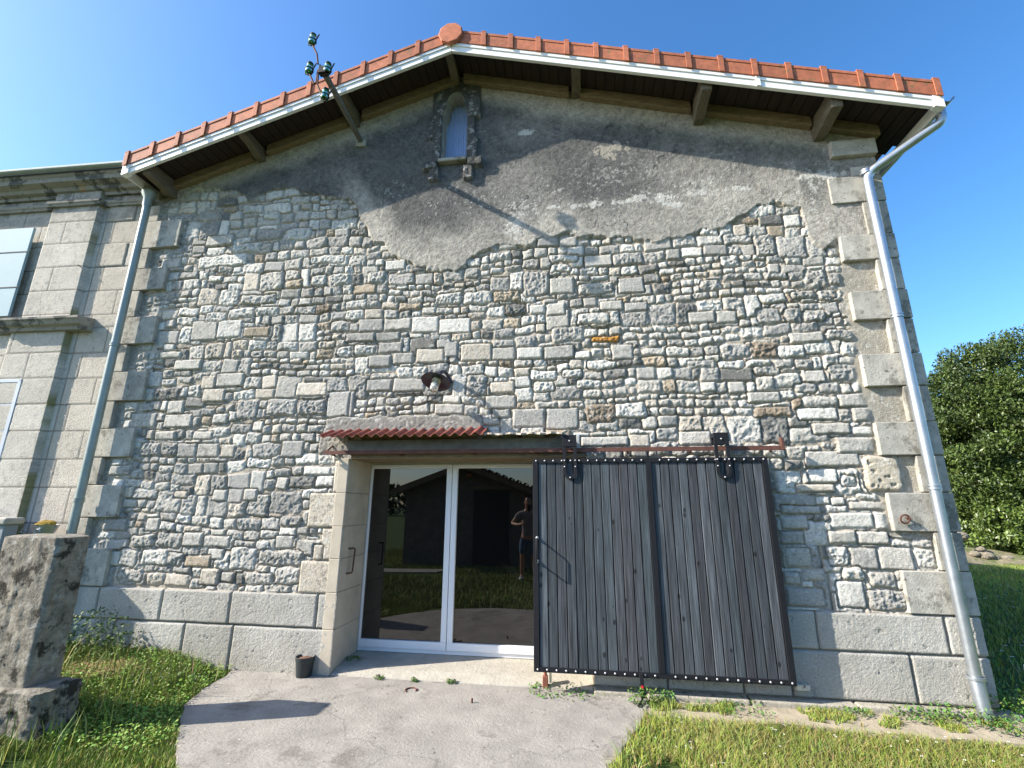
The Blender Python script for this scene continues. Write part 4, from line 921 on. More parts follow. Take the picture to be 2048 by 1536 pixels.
# straw heap
r = np.random.default_rng(50); n = 1500; X = -4.35+r.normal(0, .16, n); Y = -.62+r.normal(0, .10, n)
V, Fq, Cc = leaves(X, Y, gz(X, Y)+r.random(n)*.05, r.uniform(.02, .06, n), np.zeros((n, 3)), 51, .35, .05)
o = fast('dry_grass', V, Fq, straw); tag(o, 'small heap of dry straw-coloured cuttings in the grass behind the pillar', 'dry grass', kind='stuff')

# grit, crumbs and small leaves lying on the concrete
r = np.random.default_rng(77); n = 1500; X = r.uniform(-3.4, .5, n); Y = r.uniform(-2.1, -.02, n); k = inpoly(X, Y, [(a*.985-.01, b) for a, b in SLAB]); X = X[k]; Y = Y[k]
near = r.random(len(X)) < (.25+.75*sstep(-.35, -.05, Y)); X = X[near]; Y = Y[near]; n = len(X)
cc = np.where(r.random((n, 1)) < .45, np.array([[.45, .42, .36]]), np.array([[.10, .08, .055]]))*r.uniform(.7, 1.2, (n, 1))
V, Fq, Cc = leaves(X, Y, np.full(n, .004), r.uniform(.003, .009, n), cc, 78, .5, .7)
o = fast('grit', V, Fq, grass_m, None, Cc); tag(o, 'grit and dry crumbs scattered on the concrete apron', 'grit', kind='stuff')
# ------------------------------------------------------------------ stone pillar on its base
pl = thing('stone_pillar', 'weathered free-standing stone gate pillar with black lichen, at the left edge', 'pillar', (-4.4, -1.45, .1))
nu, nz = 28, 44
def pillar_pts(cx, cy, hx, hy, z0, z1, rad, slope, amp, seed):
    V = []; per = 4*nu
    for j in range(nz+1):
        t = j/nz; z = z0+(z1-z0)*t
        for i in range(per):
            s_, k = divmod(i, nu); f = -1+2*k/nu
            x, y = [(f, -1), (1, f), (-f, 1), (-1, -f)][s_]
            x *= hx; y *= hy; dx = max(abs(x)-hx+rad, 0); dy = max(abs(y)-hy+rad, 0); d = math.hypot(dx, dy)
            if d > rad: kx = rad/d; x = math.copysign(hx-rad+dx*kx, x) if dx else x; y = math.copysign(hy-rad+dy*kx, y) if dy else y
            V.append((x, y, z))
    V = np.array(V); a = np.arctan2(V[:, 1], V[:, 0])
    nn = fbm(a*1.3+V[:, 2]*.3, V[:, 2]*1.2, 3.2, seed, 5, .6)*amp+fbm(a*3, V[:, 2]*3, 8, seed+1, 3, .6)*amp*.4
    rr_ = 1+nn/np.maximum(.05, np.hypot(V[:, 0], V[:, 1])); V[:, 0] *= rr_; V[:, 1] *= rr_
    tt = (V[:, 2]-z0)/(z1-z0)
    V[:, 0] *= 1+.03*(1-tt); V[:, 1] *= 1+.03*(1-tt)
    V[:, 0] += cx; V[:, 1] += cy
    Fq = [(j*per+i, j*per+(i+1) % per, (j+1)*per+(i+1) % per, (j+1)*per+i) for j in range(nz) for i in range(per)]
    Vt = [tuple(v) for v in V]; top = [j*0+nz*per+i for i in range(per)]
    for ring in range(1, 4):
        k = 1-ring*.12; st = len(Vt)
        for i in range(per): p = V[nz*per+i]; Vt.append((cx+(p[0]-cx)*k, cy+(p[1]-cy)*k, z1+.012*ring-.002*ring*ring))
        new = [st+i for i in range(per)]; Fq += [(top[i], top[(i+1) % per], new[(i+1) % per], new[i]) for i in range(per)]; top = new
    st = len(Vt); Vt.append((cx, cy, z1+.025)); F3 = [(top[i], top[(i+1) % per], st) for i in range(per)]
    return Vt, Fq+F3
me = MB(); Vt, Fq = pillar_pts(-4.27, -1.42, .26, .125, .30, 1.335, .03, 0, .016, 101); me.add(Vt, Fq); o = me.build('shaft', pillar_m, pl, smooth=50)
me = MB(); Vt, Fq = pillar_pts(-4.20, -1.43, .37, .17, -.05, .29, .05, 0, .03, 111); me.add(Vt, Fq); o = me.build('base_block', pillar_m, pl, smooth=50)
# ------------------------------------------------------------------ flower pot, broken stone, small iron bits
pc = G(607, 1352)
fp = thing('flower_pot', 'small black plastic flower pot of soil beside the door jamb', 'flower pot', tuple(pc))
MB().lathe([(.0, 0), (.068, 0), (.070, .006), (.084, .13), (.088, .132), (.092, .172), (.088, .175), (.083, .172), (.08, .14), (.076, .135)], pc, (0, 0, 1), 32).build('pot', plastic, fp, smooth=35)
mb = MB(); mb.lathe([(.081, .0), (.07, .012), (.04, .02), (.0, .022)], pc+np.array((0, 0, .142)), (0, 0, 1), 24)
mb.build('soil', brown, fp, smooth=60)
def rock(name, c, s_, m, seed, parent=None):
    import bmesh
    bm = bmesh.new(); bmesh.ops.create_icosphere(bm, subdivisions=4, radius=1)
    co = np.array([v.co for v in bm.verts]); nn = fbm(co[:, 0]*1.3+co[:, 2], co[:, 1]*1.3+co[:, 2]*.7, 1.6, seed, 4, .6)
    for v, k, q in zip(bm.verts, nn, co):
        v.co = Vector(q*(1+.35*k)); v.co.x *= s_[0]; v.co.y *= s_[1]; v.co.z *= s_[2]; v.co += Vector(c)
    me = bpy.data.meshes.new(name); bm.to_mesh(me); bm.free(); me.polygons.foreach_set('use_smooth', [True]*len(me.polygons)); return link(name, me, m, parent, at=c)
sc_ = G(645, 1340)
o = rock('broken_stone', (sc_[0]-.0, sc_[1]+.05, .06), (.07, .045, .10), mat('flint', (.30, .24, .19), .8, var=.5, vscale=14, bump=.01, bscale=30), 5); tag(o, 'small jagged brown stone propped at the jamb behind the flower pot', 'stone')
rg = G(822, 1381); 
o = MB().tube([(rg[0]+.05*math.cos(a), rg[1]+.05*math.sin(a), .004) for a in np.linspace(-.3, 4.2, 20)], .007, 6).build('floor_ring', rust, smooth=60, at=tuple(rg)); tag(o, 'flat broken iron ring set in the concrete in front of the door', 'iron ring')
rd = G(944, 1406)
o = MB().tube([rd, rd+np.array((0, 0, .035))], .008, 8).build('iron_peg', rust, smooth=40, at=tuple(rd)); tag(o, 'short rusty peg sticking up from the middle of the concrete', 'iron peg')
sp_ = G(1091, 1376)
dsx = thing('door_stop', 'stubby rusty red iron stop at the lower left corner of the sliding door', 'door stop', tuple(sp_))
mb = MB().box((sp_[0]-.024, sp_[1]-.02, 0), (sp_[0]+.024, sp_[1]+.02, .10)); mb.build('block', mat('rust_red', (.22, .075, .045), .85, var=.35, vscale=20, bump=.002, bscale=60), dsx, bevel=.004)
MB().lathe([(.015, .10), (.015, .15), (.017, .155), (.012, .175), (.0, .178)], sp_, (0, 0, 1), 12).build('pin', mat('rust_red'), dsx, smooth=40)
MB().box((sp_[0]+.035, sp_[1]+.01, .04), (sp_[0]+.055, sp_[1]+.05, .15)).build('guide', postpaint, dsx, bevel=.003)
bl = P(1283, 1352, SY-.04); bl2 = G(1275, 1405)
db = thing('door_bolt', 'black drop bolt with a red dot hanging at the bottom of the sliding door', 'door bolt', (bl[0], bl[1], bl[2]))
MB().box((bl[0]-.016, SY-.05, .03), (bl[0]+.016, SY-.026, bl[2]+.02)).build('bar', blackmetal, db, bevel=.003)
MB().tube([(bl[0], SY-.045, .04), (bl[0]-.01, SY-.07, .02), (bl[0]-.05, SY-.17, .012)], .009, 8).build('foot_lever', blackmetal, db, smooth=50)
MB().lathe([(.0, .003), (.011, .003), (.011, 0)], (bl[0], SY-.05, .115), (0, -1, 0), 14).build('red_dot', mat('red_sticker', (.7, .02, .03), .5, var=0), db)
hg_ = P(1604, 1374, -.06)
o = MB().box((hg_[0]-.05, -.075, hg_[2]-.025), (hg_[0]+.06, -.04, hg_[2]+.02)).build('rail_guide', mat('flaking_paint', (.62, .56, .45), .8, var=.2, vscale=40, spots=[((.16, .07, .04), 25, .55)]), bevel=.004); tag(o, 'flaking cream metal guide block on the wall at the sliding door foot', 'guide block')
MB().tube([(-9,0,0),(-9,0,.01)], .001, 3) if False else None
pp = G(2047, 1421)
o = MB().box((3.60, .05, -.1), (3.68, .13, .34)).build('short_post', postpaint, bevel=.008); tag(o, 'short cream painted post on the lawn at the right edge', 'post')

# ================================================================== NEIGHBOURING HOUSE (left)
A2 = R(2.0)
hs = thing('stone_house', 'pale dressed-stone house adjoining the barn on its left', 'house', (-7, -.1, 0))
def HW(s_, off, z): return (-5.66-s_*math.cos(A2)-off*math.sin(A2), -.035-s_*math.sin(A2)-off*math.cos(A2), z)
def hbox(mb, s0, s1, o0, o1, z0, z1):
    return mb.add([HW(s1, o1, z0), HW(s0, o1, z0), HW(s0, o0, z0), HW(s1, o0, z0), HW(s1, o1, z1), HW(s0, o1, z1), HW(s0, o0, z1), HW(s1, o0, z1)],
                  [(0, 3, 2, 1), (4, 5, 6, 7), (0, 1, 5, 4), (1, 2, 6, 5), (2, 3, 7, 6), (3, 0, 4, 7)])
Q = Relief(-4.0, 0.0, 0.0, 5.92, 0.0125, mortar=(.20, .175, .14), seed=201, mh=0.0, ma=0.002)
zrows = [0.0, .33, .68, 1.03, 1.37] + [P(200, y, -.05)[2] for y in (975, 918, 861, 808, 755, 705, 655, 629, 582, 535, 489, 447, 408)]+[5.9]
zrows = sorted(zrows); r4 = random.Random(5)
for i, (a, b) in enumerate(zip(zrows[:-1], zrows[1:])):
    if b-a < .03: continue
    e = [0, -.20-.28*(i % 2), -.62, -1.15 if i % 2 else -1.45, -1.6 if i % 2 else -1.9, -2.1 if i % 2 else -2.4, -2.7, -3.2, -4.1]
    for x1, x0 in zip(e[:-1], e[1:]):
        if x1-x0 < .04: continue
        up = a > 3.85
        proud = .009
        if i >= len(zrows)-5 and i % 2 == 0 and x0 > -.7 and x1 < -.05: proud = .02
        cl = np.array((.56, .52, .45) if not (x0 > -.65) else (.52, .465, .39))*r4.uniform(.9, 1.08)
        Q.stone((x0+x1)/2, (a+b)/2, (x1-x0)/2-.004, (b-a)/2-.004, proud, .0018, cl, rad=.004, warp=.0015, edge=.003)
pmk = ((Q.X < -.70) & (Q.X > -1.42) & (Q.Z > 3.86)) | ((Q.X < -.70) & (Q.X > -1.50) & (Q.Z < 3.72))
Q.H = Q.H+pmk*.065
wt = sstep(.0, .5, fbm(Q.X, Q.Z, 22, 205, 4, .7))[..., None]*sstep(-.3, .3, fbm(Q.X, Q.Z, 1.2, 206, 3))[..., None]*.5*(1+0*Q.Z[..., None])
Q.C = Q.C*(1-wt)+np.array((.26, .25, .22))*wt
topd = (sstep(5.0, 5.7, Q.Z)*(.35+.65*sstep(-.2, .3, fbm(Q.X, Q.Z, 9, 207, 4, .7))))[..., None]*.8
Q.C = Q.C*(1-topd)+np.array((.13, .125, .11))*topd
moss = (np.exp(-((Q.X+.705)/.022)**2)*sstep(-.3, .2, fbm(Q.X*.2, Q.Z, 3, 208, 3)))[..., None]*.8
Q.C = Q.C*(1-moss)+np.array((.16, .15, .02))*moss
def hpos(X, H, Z):
    s_ = -X; return np.stack([-5.66-s_*math.cos(A2)-H*math.sin(A2), -.035-s_*math.sin(A2)-H*math.cos(A2), Z], -1).reshape(-1, 3)
Q.build('facade', hs, None, hpos)
mb = MB(); hbox(mb, 0.004, 4.4, -8, -.02, -.2, 5.9); hbox(mb, 0.003, .5, -.02, -.0005, -.2, 5.9); mb.build('side_wall', quoin_m, hs)
stone_d = mat('cornice_stone', (.30, .275, .23), .95, var=.3, vscale=4, bump=.004, bscale=40, spots=[((.09, .09, .08), 4, .52), ((.42, .27, .14), 1.5, .64)])
def extr(prof, s0, s1, name, m):
    mb = MB(); n = len(prof); vs = [HW(s0, o_, z) for o_, z in prof]+[HW(s1, o_, z) for o_, z in prof]
    mb.add(vs, [(i, (i+1) % n, n+(i+1) % n, n+i) for i in range(n)]+[tuple(range(n))[::-1], tuple(range(n, 2*n))]); return mb.build(name, m, hs, bevel=.004)
extr([(0, 5.70), (.04, 5.70), (.05, 5.74), (.10, 5.76), (.12, 5.80), (.18, 5.83), (.20, 5.84), (.20, 5.90), (.22, 5.92), (.22, 5.96), (0, 5.96)], -.03, 4.4, 'cornice', stone_d)
extr([(0, 5.52), (.04, 5.52), (.045, 5.545), (.06, 5.56), (.065, 5.60), (0, 5.60)], -.02, .66, 'architrave', stone_d)
extr([(0, 5.52), (.105, 5.52), (.11, 5.545), (.125, 5.56), (.13, 5.60), (0, 5.60)], .66, 1.46, 'architrave', stone_d)
extr([(0, 5.52), (.04, 5.52), (.045, 5.545), (.06, 5.56), (.065, 5.60), (0, 5.60)], 1.46, 4.4, 'architrave', stone_d)
extr([(0, 3.70), (.05, 3.70), (.06, 3.74), (.10, 3.76), (.12, 3.80), (.14, 3.82), (.14, 3.85), (0, 3.87)], 1.6, 4.4, 'belt_course', stone_d)
extr([(0, 3.70), (.115, 3.70), (.125, 3.74), (.17, 3.76), (.19, 3.80), (.21, 3.82), (.21, 3.85), (0, 3.88)], .42, 1.6, 'belt_course', stone_d)
mb = MB()
n = 9
for k in range(n-1):
    a0, a1 = math.pi*k/(n-1), math.pi*(k+1)/(n-1); r0 = .042
    f = lambda a, rr_: (.265-rr_*math.cos(a), 5.995-rr_*math.sin(a))
    p = [f(a0, r0), f(a1, r0), f(a1, r0-.005), f(a0, r0-.005)]
    vs = [HW(-.0, *q) for q in p]+[HW(4.4, *q) for q in p]; mb.add(vs, [(i, (i+1) % 4, 4+(i+1) % 4, 4+i) for i in range(4)])
mb.build('gutter', greenpipe, hs, smooth=40)
mb = MB(); vs = [HW(0.02, .26, 6.01), HW(4.5, .26, 6.01), HW(4.5, -4, 7.2), HW(.02, -4, 7.2), HW(.02, .26, 6.045), HW(4.5, .26, 6.045), HW(4.5, -4, 7.24), HW(.02, -4, 7.24)]
mb.add(vs, [(0, 1, 2, 3)[::-1], (4, 5, 6, 7), (0, 1, 5, 4), (1, 2, 6, 5), (2, 3, 7, 6), (3, 0, 4, 7)]); mb.build('roof', slate, hs)
def hs_s(px, py, off=.1):      # distance along the facade of a photo point
    p0 = np.array(HW(0, off, 0)); p1 = np.array(HW(1, off, 0)); d = p1-p0; nrm = np.array((-d[1], d[0], 0)); v = ray(px, py)
    t = np.dot(p0-CAM, nrm)/np.dot(v, nrm); q = CAM+v*t; return np.dot(q-p0, d)/np.dot(d, d), q[2]
s0, za = hs_s(65, 458); s1, zb1 = hs_s(20, 632)
sh_ = MB(); sm_ = (s0+s1)/2
hbox(sh_, sm_, sm_+.75, .075, .105, zb1, za+.02); so = sh_.build('shutter', shutter_m, hs, bevel=.004); so['label'] = 'pale blue upper shutter'
for z in (za-.35, zb1+.4):
    mb = MB(); hbox(mb, sm_-.03, sm_+.6, .1055, .110, z, z+.012); mb.build('hinge_strap', blackmetal, so)
s0, za = hs_s(32, 757); s1, zb1 = hs_s(2, 915)
sm_ = (s0+s1)/2
sh_ = MB(); hbox(sh_, sm_, sm_+.05, .03, .075, zb1-.5, za); hbox(sh_, sm_, sm_+.7, .03, .075, za-.04, za+.003)
for k in range(6): hbox(sh_, sm_+.054+k*.1, sm_+.15+k*.1, .04, .066, zb1-.5, za-.045)
so = sh_.build('shutter', shutter_w, hs, bevel=.003); so['label'] = 'white lower shutter'
o = MB().tube([HW(.75, -.05, 4.62), HW(.75, .1, 4.60)], .008, 6).build('wall_hook', rust, hs)
# low wall / trough between the pillar and the house
LWZ = P(40, 1036, -.5)[2]
lw = thing('low_wall', 'low grey wall with pale rounded coping behind the stone pillar', 'low wall', (-6.6, -.5, 0))
MB().box((-7.9, -.50, -.1), (-6.0, -.37, LWZ-.07)).build('wall', mat('blue_grey_render', (.24, .26, .27), .9, var=.15, vscale=5, bump=.003, bscale=40), lw, bevel=.01)
MB().box((-7.9, -.53, LWZ-.07), (-5.97, -.34, LWZ)).build('coping', quoin_m, lw, bevel=.02, seg=3)
# planter with moss
pb = Vector(P(90, 1058, -.25))
pt = thing('zinc_planter', 'oval zinc planter of yellow moss and looped handles behind the stone pillar', 'planter', tuple(pb))
mb = MB(); mb.lathe([(0, -.07), (.075, -.07), (.10, .0), (.118, .045), (.122, .047), (.115, .044), (.10, .01)], (0, 0, 0), (0, 0, 1), 28)
mb.v = [(x*1.25+pb.x, y*.8+pb.y, z+pb.z) for x, y, z in mb.v]; mb.build('bowl', zinc, pt, smooth=40)
o = rock('moss', (pb.x, pb.y, pb.z+.045), (.105, .07, .05), mat('moss', (.34, .22, .03), .95, var=.5, vscale=30, bump=.02, bscale=40), 9, pt)
for q in (-1, 1): MB().tube([(pb.x-.06+q*.09+.03*math.cos(a), pb.y-.095, pb.z-.02+.022*math.sin(a)) for a in np.linspace(0, 5.2, 14)], .005, 6).build('handle', zinc, pt, smooth=50)
o = MB().box((pb.x-.10, pb.y-.07, -.1), (pb.x+.08, pb.y+.07, pb.z-.072)).build('stone_pedestal', quoin_m, bevel=.02); tag(o, 'slim stone pedestal under the zinc planter behind the pillar', 'pedestal')
# ================================================================== TREES
def tree(name, label, cat, cx, cy, tops, trunk_h, n, ls, cols, seed, group=None, skirts=()):
    t = thing(name, label, cat, (cx, cy, 0), group)
    mb = MB(); r = random.Random(seed)
    mb.tube([(cx, cy, -.1), (cx+.05, cy, trunk_h*.5), (cx-.05, cy+.1, trunk_h)], [.24, .19, .13], 10)
    for (x, y, z, rr_) in tops:
        mb.tube([(cx, cy, trunk_h*.6), ((cx+x)/2, (cy+y)/2, (trunk_h*.6+z)/2+.2), (x, y, z)], [.12, .08, .03], 7)
    mb.build('trunk', bark, t, smooth=50)
    g = np.random.default_rng(seed); P_ = []; K = []
    tot = sum(q[3]**2 for q in tops)
    for (x, y, z, rr_) in tops:
        m = int(n*rr_**2/tot); nc = max(6, int(30*rr_))
        # clumps of leaves over each lobe
        d = g.normal(size=(nc, 3)); d /= np.linalg.norm(d, axis=1)[:, None]; cen = d*rr_*g.uniform(.72, 1.08, nc)[:, None]; cr = g.uniform(.16, .34, nc)*rr_**.5*1.2
        w_ = cr**2/np.sum(cr**2); pick = g.choice(nc, m, p=w_); dd = g.normal(size=(m, 3)); dd /= np.linalg.norm(dd, axis=1)[:, None]
        q = cen[pick]+dd*(cr[pick]*g.uniform(.35, 1.05, m)**.6)[:, None]
        P_.append(q+np.array((x, y, z))); K.append(g.uniform(.72, 1.25, nc)[pick])
    P_ = np.concatenate(P_); K = np.concatenate(K); k = P_[:, 2] > .15; P_ = P_[k]; K = K[k]; m = len(P_)
    c0, c1 = np.array(cols[0]), np.array(cols[1]); u = g.random((m, 1)); Cc = (c0*(1-u)+c1*u)*K[:, None]
    V, Fq, Cc = leaves(P_[:, 0], P_[:, 1], P_[:, 2], g.uniform(.6, 1.2, m)*ls, Cc, seed+1, 1.3, .5)
    fast('crown', V, Fq, leaf_m, t, Cc); return t
def at_d(px, py, y): return P(px, py, y)
L1 = []
for px, py, y, rr_ in ((1950, 775, 15, 1.5), (2000, 765, 15.5, 1.65), (2065, 760, 16, 2.0), (1905, 800, 14.6, 1.1), (1945, 905, 14, 1.6), (2030, 860, 14.2, 2.1), (2100, 880, 14.5, 2.2), (1915, 970, 14.2, 1.2), (1975, 985, 13.8, 1.4), (2060, 990, 14, 1.8), (1890, 850, 16, 1.2), (1925, 1050, 15, 1.0), (1990, 1050, 15, 1.3), (2060, 1060, 15, 1.5), (1935, 860, 17, 1.5), (2000, 850, 17, 1.8), (1960, 900, 16.5, 2)):
    p = at_d(px, py, y); L1.append((p[0], y, p[2], rr_))
c = at_d(2020, 1000, 15.2)
tree('evergreen_tree', 'dense dark evergreen tree with glossy leaves beyond the lawn on the right', 'tree', c[0], 15.2, L1, 3.0, 190000, .065, ((.03, .055, .012), (.095, .135, .026)), 301)
L2 = []
for px, py, y, rr_ in ((1960, 1060, 12.9, .55), (1990, 1055, 12.8, .6), (2035, 1045, 12.8, .75), (2075, 1050, 12.6, .8), (2010, 1075, 12.5, .45), (2060, 1085, 12.5, .5)):
    p = at_d(px, py, y); L2.append((p[0], y, p[2], rr_))
c = at_d(2030, 1080, 12.9)
tree('light_green_bush', 'low light green sunlit bush at the foot of the dark evergreen tree', 'bush', c[0], 12.9, L2, .5, 16000, .07, ((.05, .09, .018), (.14, .19, .035)), 311)
# bank of stones, far lean-to
for i, (px, py, s_) in enumerate(((1924, 1072, .2), (1950, 1108, .14), (1972, 1112, .2), (1990, 1116, .14), (2015, 1117, .17), (2040, 1120, .15), (1962, 1098, .12))):
    p = P(px, py, 12.0); o = rock('field_stone', (p[0], 12.0, max(.06, p[2])), (s_, s_*.8, s_*.6), mat('field_stone', (.22, .19, .14), .9, var=.4, vscale=9, bump=.02, bscale=12), 20+i)
    tag(o, 'rounded grey boulder standing alone beside the barn corner' if i == 0 else 'rough pale stone in the dry bank below the light green bush', 'stone', None if i == 0 else 'stones in the dry bank under the bush')
n = 60; xs = np.linspace(8.5, 15.5, n); V = []
for x in xs: V += [(x, 11.3, -.04), (x, 11.8, .12+.06*math.sin(x*3)), (x, 12.4, .30+.08*math.sin(x*2.2)), (x, 13.6, .35), (x, 14.5, -.05)]
Fq = [(5*i+k, 5*i+5+k, 5*i+6+k, 5*i+k+1) for i in range(n-1) for k in range(4)]
o = fast('earth_bank', V, Fq, mat('bank_earth', (.21, .18, .11), .95, var=.4, vscale=5, bump=.04, bscale=14, spots=[((.1, .13, .03), 3, .5)]), smooth=True); tag(o, kind='structure')
fh = thing('distant_house', 'distant white house with an orange tile roof glimpsed beyond the barn corner', 'house', (22.5, 27, 0))
pf = P(1908, 1025, 26)
MB().box((pf[0]-2, 26, -.1), (pf[0]+.9, 31, pf[2]-.1)).build('wall', mat('white_render', (.72, .70, .66), .9, var=.1), fh)
mb = MB(); z0 = pf[2]-.1; mb.prism([(pf[0]-2.3, 25.8, z0), (pf[0]+1.2, 25.8, z0), (pf[0]-.6, 25.8, z0+.7)], (0, 5.6, 0)); mb.build('roof', mat('orange_tiles', (.55, .15, .05), .8, var=.2), fh)
# far hedge line closing the horizon on every side
g = np.random.default_rng(400); n = 26000; a = g.uniform(0, 2*math.pi, n); d = g.uniform(70, 76, n); hh = (2.6+1.8*vn(a*14, a*0+3)+1.2*vn(a*50, a*0))*g.random(n)**.7
V, Fq, Cc = leaves(np.cos(a)*d, np.sin(a)*d, hh, g.uniform(.35, .7, n), np.stack([g.uniform(.03, .07, n), g.uniform(.06, .11, n), g.uniform(.015, .03, n)], -1), 401, 1.3, .7)
o = fast('far_hedge', V, Fq, leaf_m, None, Cc); tag(o, 'distant dark hedge line along the horizon', 'hedge', kind='stuff')

# ================================================================== SHED opposite (mirrored in the glass)
sh = thing('garden_shed', 'dark stone shed with a low gable, seen mirrored in the door glass', 'shed', (-3.1, -9, 0))
def rf2(x): return 2.70-.36*abs(x+3.25)
mb = MB(); mb.prism([(-5.0, -7.4, -.1), (-5.0, -7.4, rf2(-5.0)), (-3.25, -7.4, rf2(-3.25)), (1.2, -7.4, rf2(1.2)), (1.2, -7.4, -.1)], (0, -4, 0)); mb.build('wall', shed_m, sh)
for a, b in ((-5.35, -3.25), (-3.25, 1.5)):
    mb = MB(); mb.prism([(a, -7.05, rf2(a)+.01), (b, -7.05, rf2(b)+.01), (b, -7.05, rf2(b)+.07), (a, -7.05, rf2(a)+.07)], (0, -4.7, 0)); mb.build('roof', shed_tile, sh)
    mb = MB(); mb.prism([(a, -7.03, rf2(a)-.10), (b, -7.03, rf2(b)-.10), (b, -7.03, rf2(b)+.03), (a, -7.03, rf2(a)+.03)], (0, -.03, 0)); mb.build('verge_board', timber, sh)
for i in range(22):
    x = -3.1+i*.2
    MB().lathe([(.06, 0), (.05, .5)], (x, -7.0, rf2(x)+.07), (0, -1, .0), 10).build('tile', shed_tile, sh) if x < 1.4 else None
mb = MB(); mb.box((-3.0, -7.36, 0), (-2.0, -7.395, 2.0)); mb.build('door', soffit_m, sh)
MB().box((-3.1, -7.33, 2.03), (-1.9, -7.41, 2.12)).build('door_lintel', timber, sh)
mb = MB(); mb.lathe([(0, 0), (.07, .02), (.09, .09), (.04, .14), (0, .15)], (-3.1, -7.2, 2.35), (0, 0, 1), 14); mb.build('hanging_lantern', mat('orange_glaze', (.45, .10, .03), .4), sh, smooth=50)

# ================================================================== PERSON by the viewer (mirrored in the glass)
def skin(name, joints, edges, m, parent, sub=2):
    me = bpy.data.meshes.new(name); org = base(parent) if parent else Vector(joints[0][:3])
    me.from_pydata([tuple(Vector(j[:3])-org) for j in joints], edges, []); me.materials.append(m)
    o = bpy.data.objects.new(name, me); C.objects.link(o); o.parent = parent
    if not parent: o.location = org
    md = o.modifiers.new('skin', 'SKIN'); md.use_smooth_shade = True
    for v, j in zip(me.skin_vertices[0].data, joints):
        v.radius = (j[3], j[4] if len(j) > 4 else j[3])
    me.skin_vertices[0].data[0].use_root = True
    s_ = o.modifiers.new('sub', 'SUBSURF'); s_.levels = sub; s_.render_levels = sub
    return o
ox, oy = -1.22, -5.15
def J(x, y, z, *r): return (ox+x, oy+y, z)+r
bj = [J(0, 0, .95, .12, .10), J(0, 0, 1.12, .115, .085), J(0, -.01, 1.32, .15, .10), J(0, -.01, 1.44, .09, .07), J(0, .01, 1.54, .052, .052), J(0, .03, 1.62, .075, .085), J(0, .03, 1.72, .075, .09), J(0, .02, 1.79, .045, .05),
      J(-.19, 0, 1.41, .058), J(-.36, .06, 1.20, .043), J(-.20, .24, 1.18, .034), J(-.13, .30, 1.20, .028, .018), J(-.10, .36, 1.22, .024, .014),
      J(.19, 0, 1.41, .058), J(.33, .06, 1.22, .043), J(.18, .26, 1.38, .034), J(.11, .31, 1.46, .028, .018), J(.08, .33, 1.52, .024, .014),
      J(-.10, 0, .86, .095), J(-.13, .02, .50, .058), J(-.14, -.02, .28, .052), J(-.15, -.03, .09, .036), J(-.16, .10, .04, .035),
      J(.10, 0, .86, .095), J(.13, .02, .50, .058), J(.14, -.02, .28, .052), J(.15, -.03, .09, .036), J(.16, .10, .04, .035)]
be = [(0, 1), (1, 2), (2, 3), (3, 4), (4, 5), (5, 6), (6, 7), (3, 8), (8, 9), (9, 10), (10, 11), (11, 12), (3, 13), (13, 14), (14, 15), (15, 16), (16, 17), (0, 18), (18, 19), (19, 20), (20, 21), (21, 22), (0, 23), (23, 24), (24, 25), (25, 26), (26, 27)]
ps = thing('person', 'person in a striped grey shirt and blue shorts, mirrored in the glass door', 'person', (ox, oy, 0))
body = skin('body', bj, be, skin_m, ps)
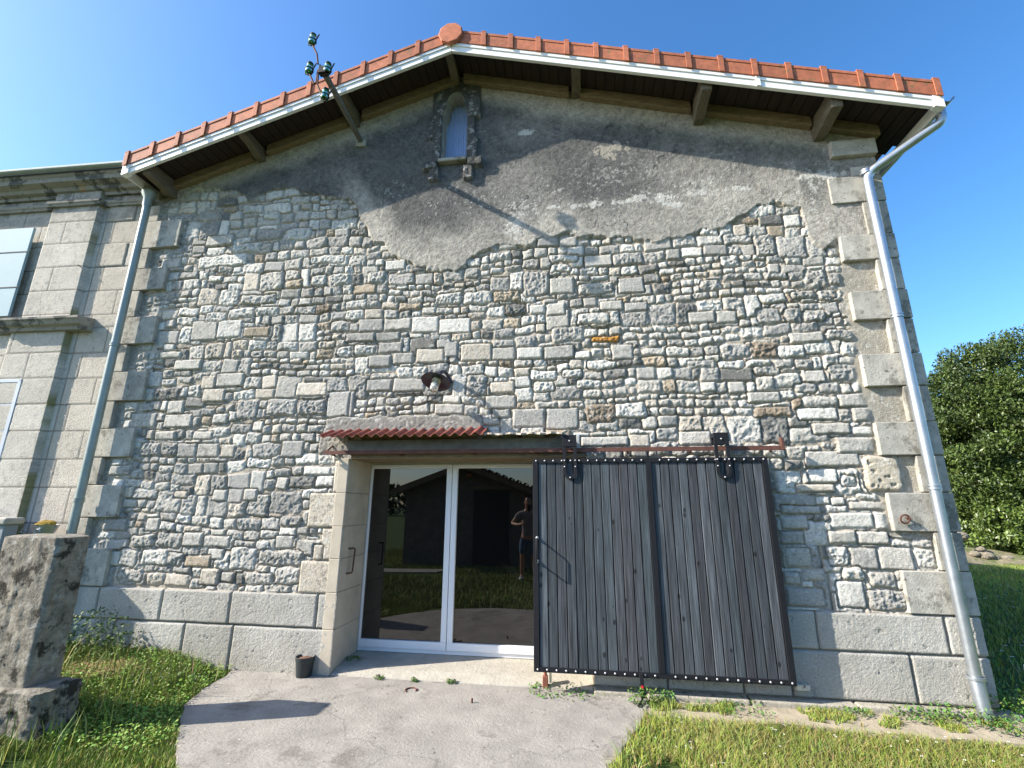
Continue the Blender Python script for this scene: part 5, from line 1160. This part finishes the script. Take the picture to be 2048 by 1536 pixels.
for sgn, hx, hy, hz, fx, fz in ((-1, -.10, .36, 1.22, .035, .01), (1, .08, .33, 1.52, -.02, .03)):
    for i in range(4):
        dz = (i-1.5)*.018
        pts_ = [J(hx, hy, hz+dz, .009), J(hx+fx, hy+.035, hz+dz+fz, .0085), J(hx+fx*2, hy+.04, hz+dz+fz*1.4, .008), J(hx+fx*2.6, hy+.02, hz+dz+fz, .007)]
        skin('finger', pts_, [(0, 1), (1, 2), (2, 3)], skin_m, ps, 1)
    skin('thumb', [J(hx-.01, hy-.02, hz+.03, .010), J(hx+fx*.6, hy, hz+.055, .009), J(hx+fx*1.4, hy+.02, hz+.06, .008)], [(0, 1), (1, 2)], skin_m, ps, 1)
skin('shirt', [J(0, 0, .86, .165, .13), J(0, 0, 1.12, .15, .12), J(0, -.01, 1.32, .17, .118), J(0, -.01, 1.43, .11, .09), J(-.19, 0, 1.41, .075), J(-.29, .035, 1.29, .066), J(.19, 0, 1.41, .075), J(.28, .035, 1.30, .066)],
     [(0, 1), (1, 2), (2, 3), (3, 4), (4, 5), (3, 6), (6, 7)], shirt_m, ps)
skin('shorts', [J(0, 0, .94, .135, .11), J(-.10, 0, .82, .11), J(-.125, .015, .52, .09), J(.10, 0, .82, .11), J(.125, .015, .52, .09)], [(0, 1), (1, 2), (0, 3), (3, 4)], denim, ps)
skin('hair', [J(0, .0, 1.74, .082, .085), J(0, -.01, 1.79, .07, .075), J(0, -.03, 1.66, .06, .05)], [(0, 1), (0, 2)], hair_m, ps)
for s_ in (-1, 1):
    skin('shoe', [J(s_*.15, -.06, .05, .045, .05), J(s_*.155, .05, .045, .045, .04), J(s_*.16, .16, .035, .045, .03)], [(0, 1), (1, 2)], shoe_m, ps, 1)
    rk = rock('ear', (ox+s_*.078, oy+.03, 1.66), (.012, .02, .032), skin_m, 3, ps)
    rk = rock('eye', (ox+s_*.03, oy+.112, 1.685), (.012, .008, .008), hair_m, 3, ps)
rock('nose', (ox, oy+.125, 1.655), (.015, .022, .022), skin_m, 4, ps); rock('mouth', (ox, oy+.108, 1.61), (.026, .010, .007), mat('lips', (.35, .12, .09), .5), 4, ps)
MB().box((ox+.03, oy+.37, 1.47), (ox+.105, oy+.378, 1.62)).build('phone', blackmetal, None, bevel=.004); tag(bpy.data.objects['phone'], 'black phone held up by the person mirrored in the glass', 'phone')
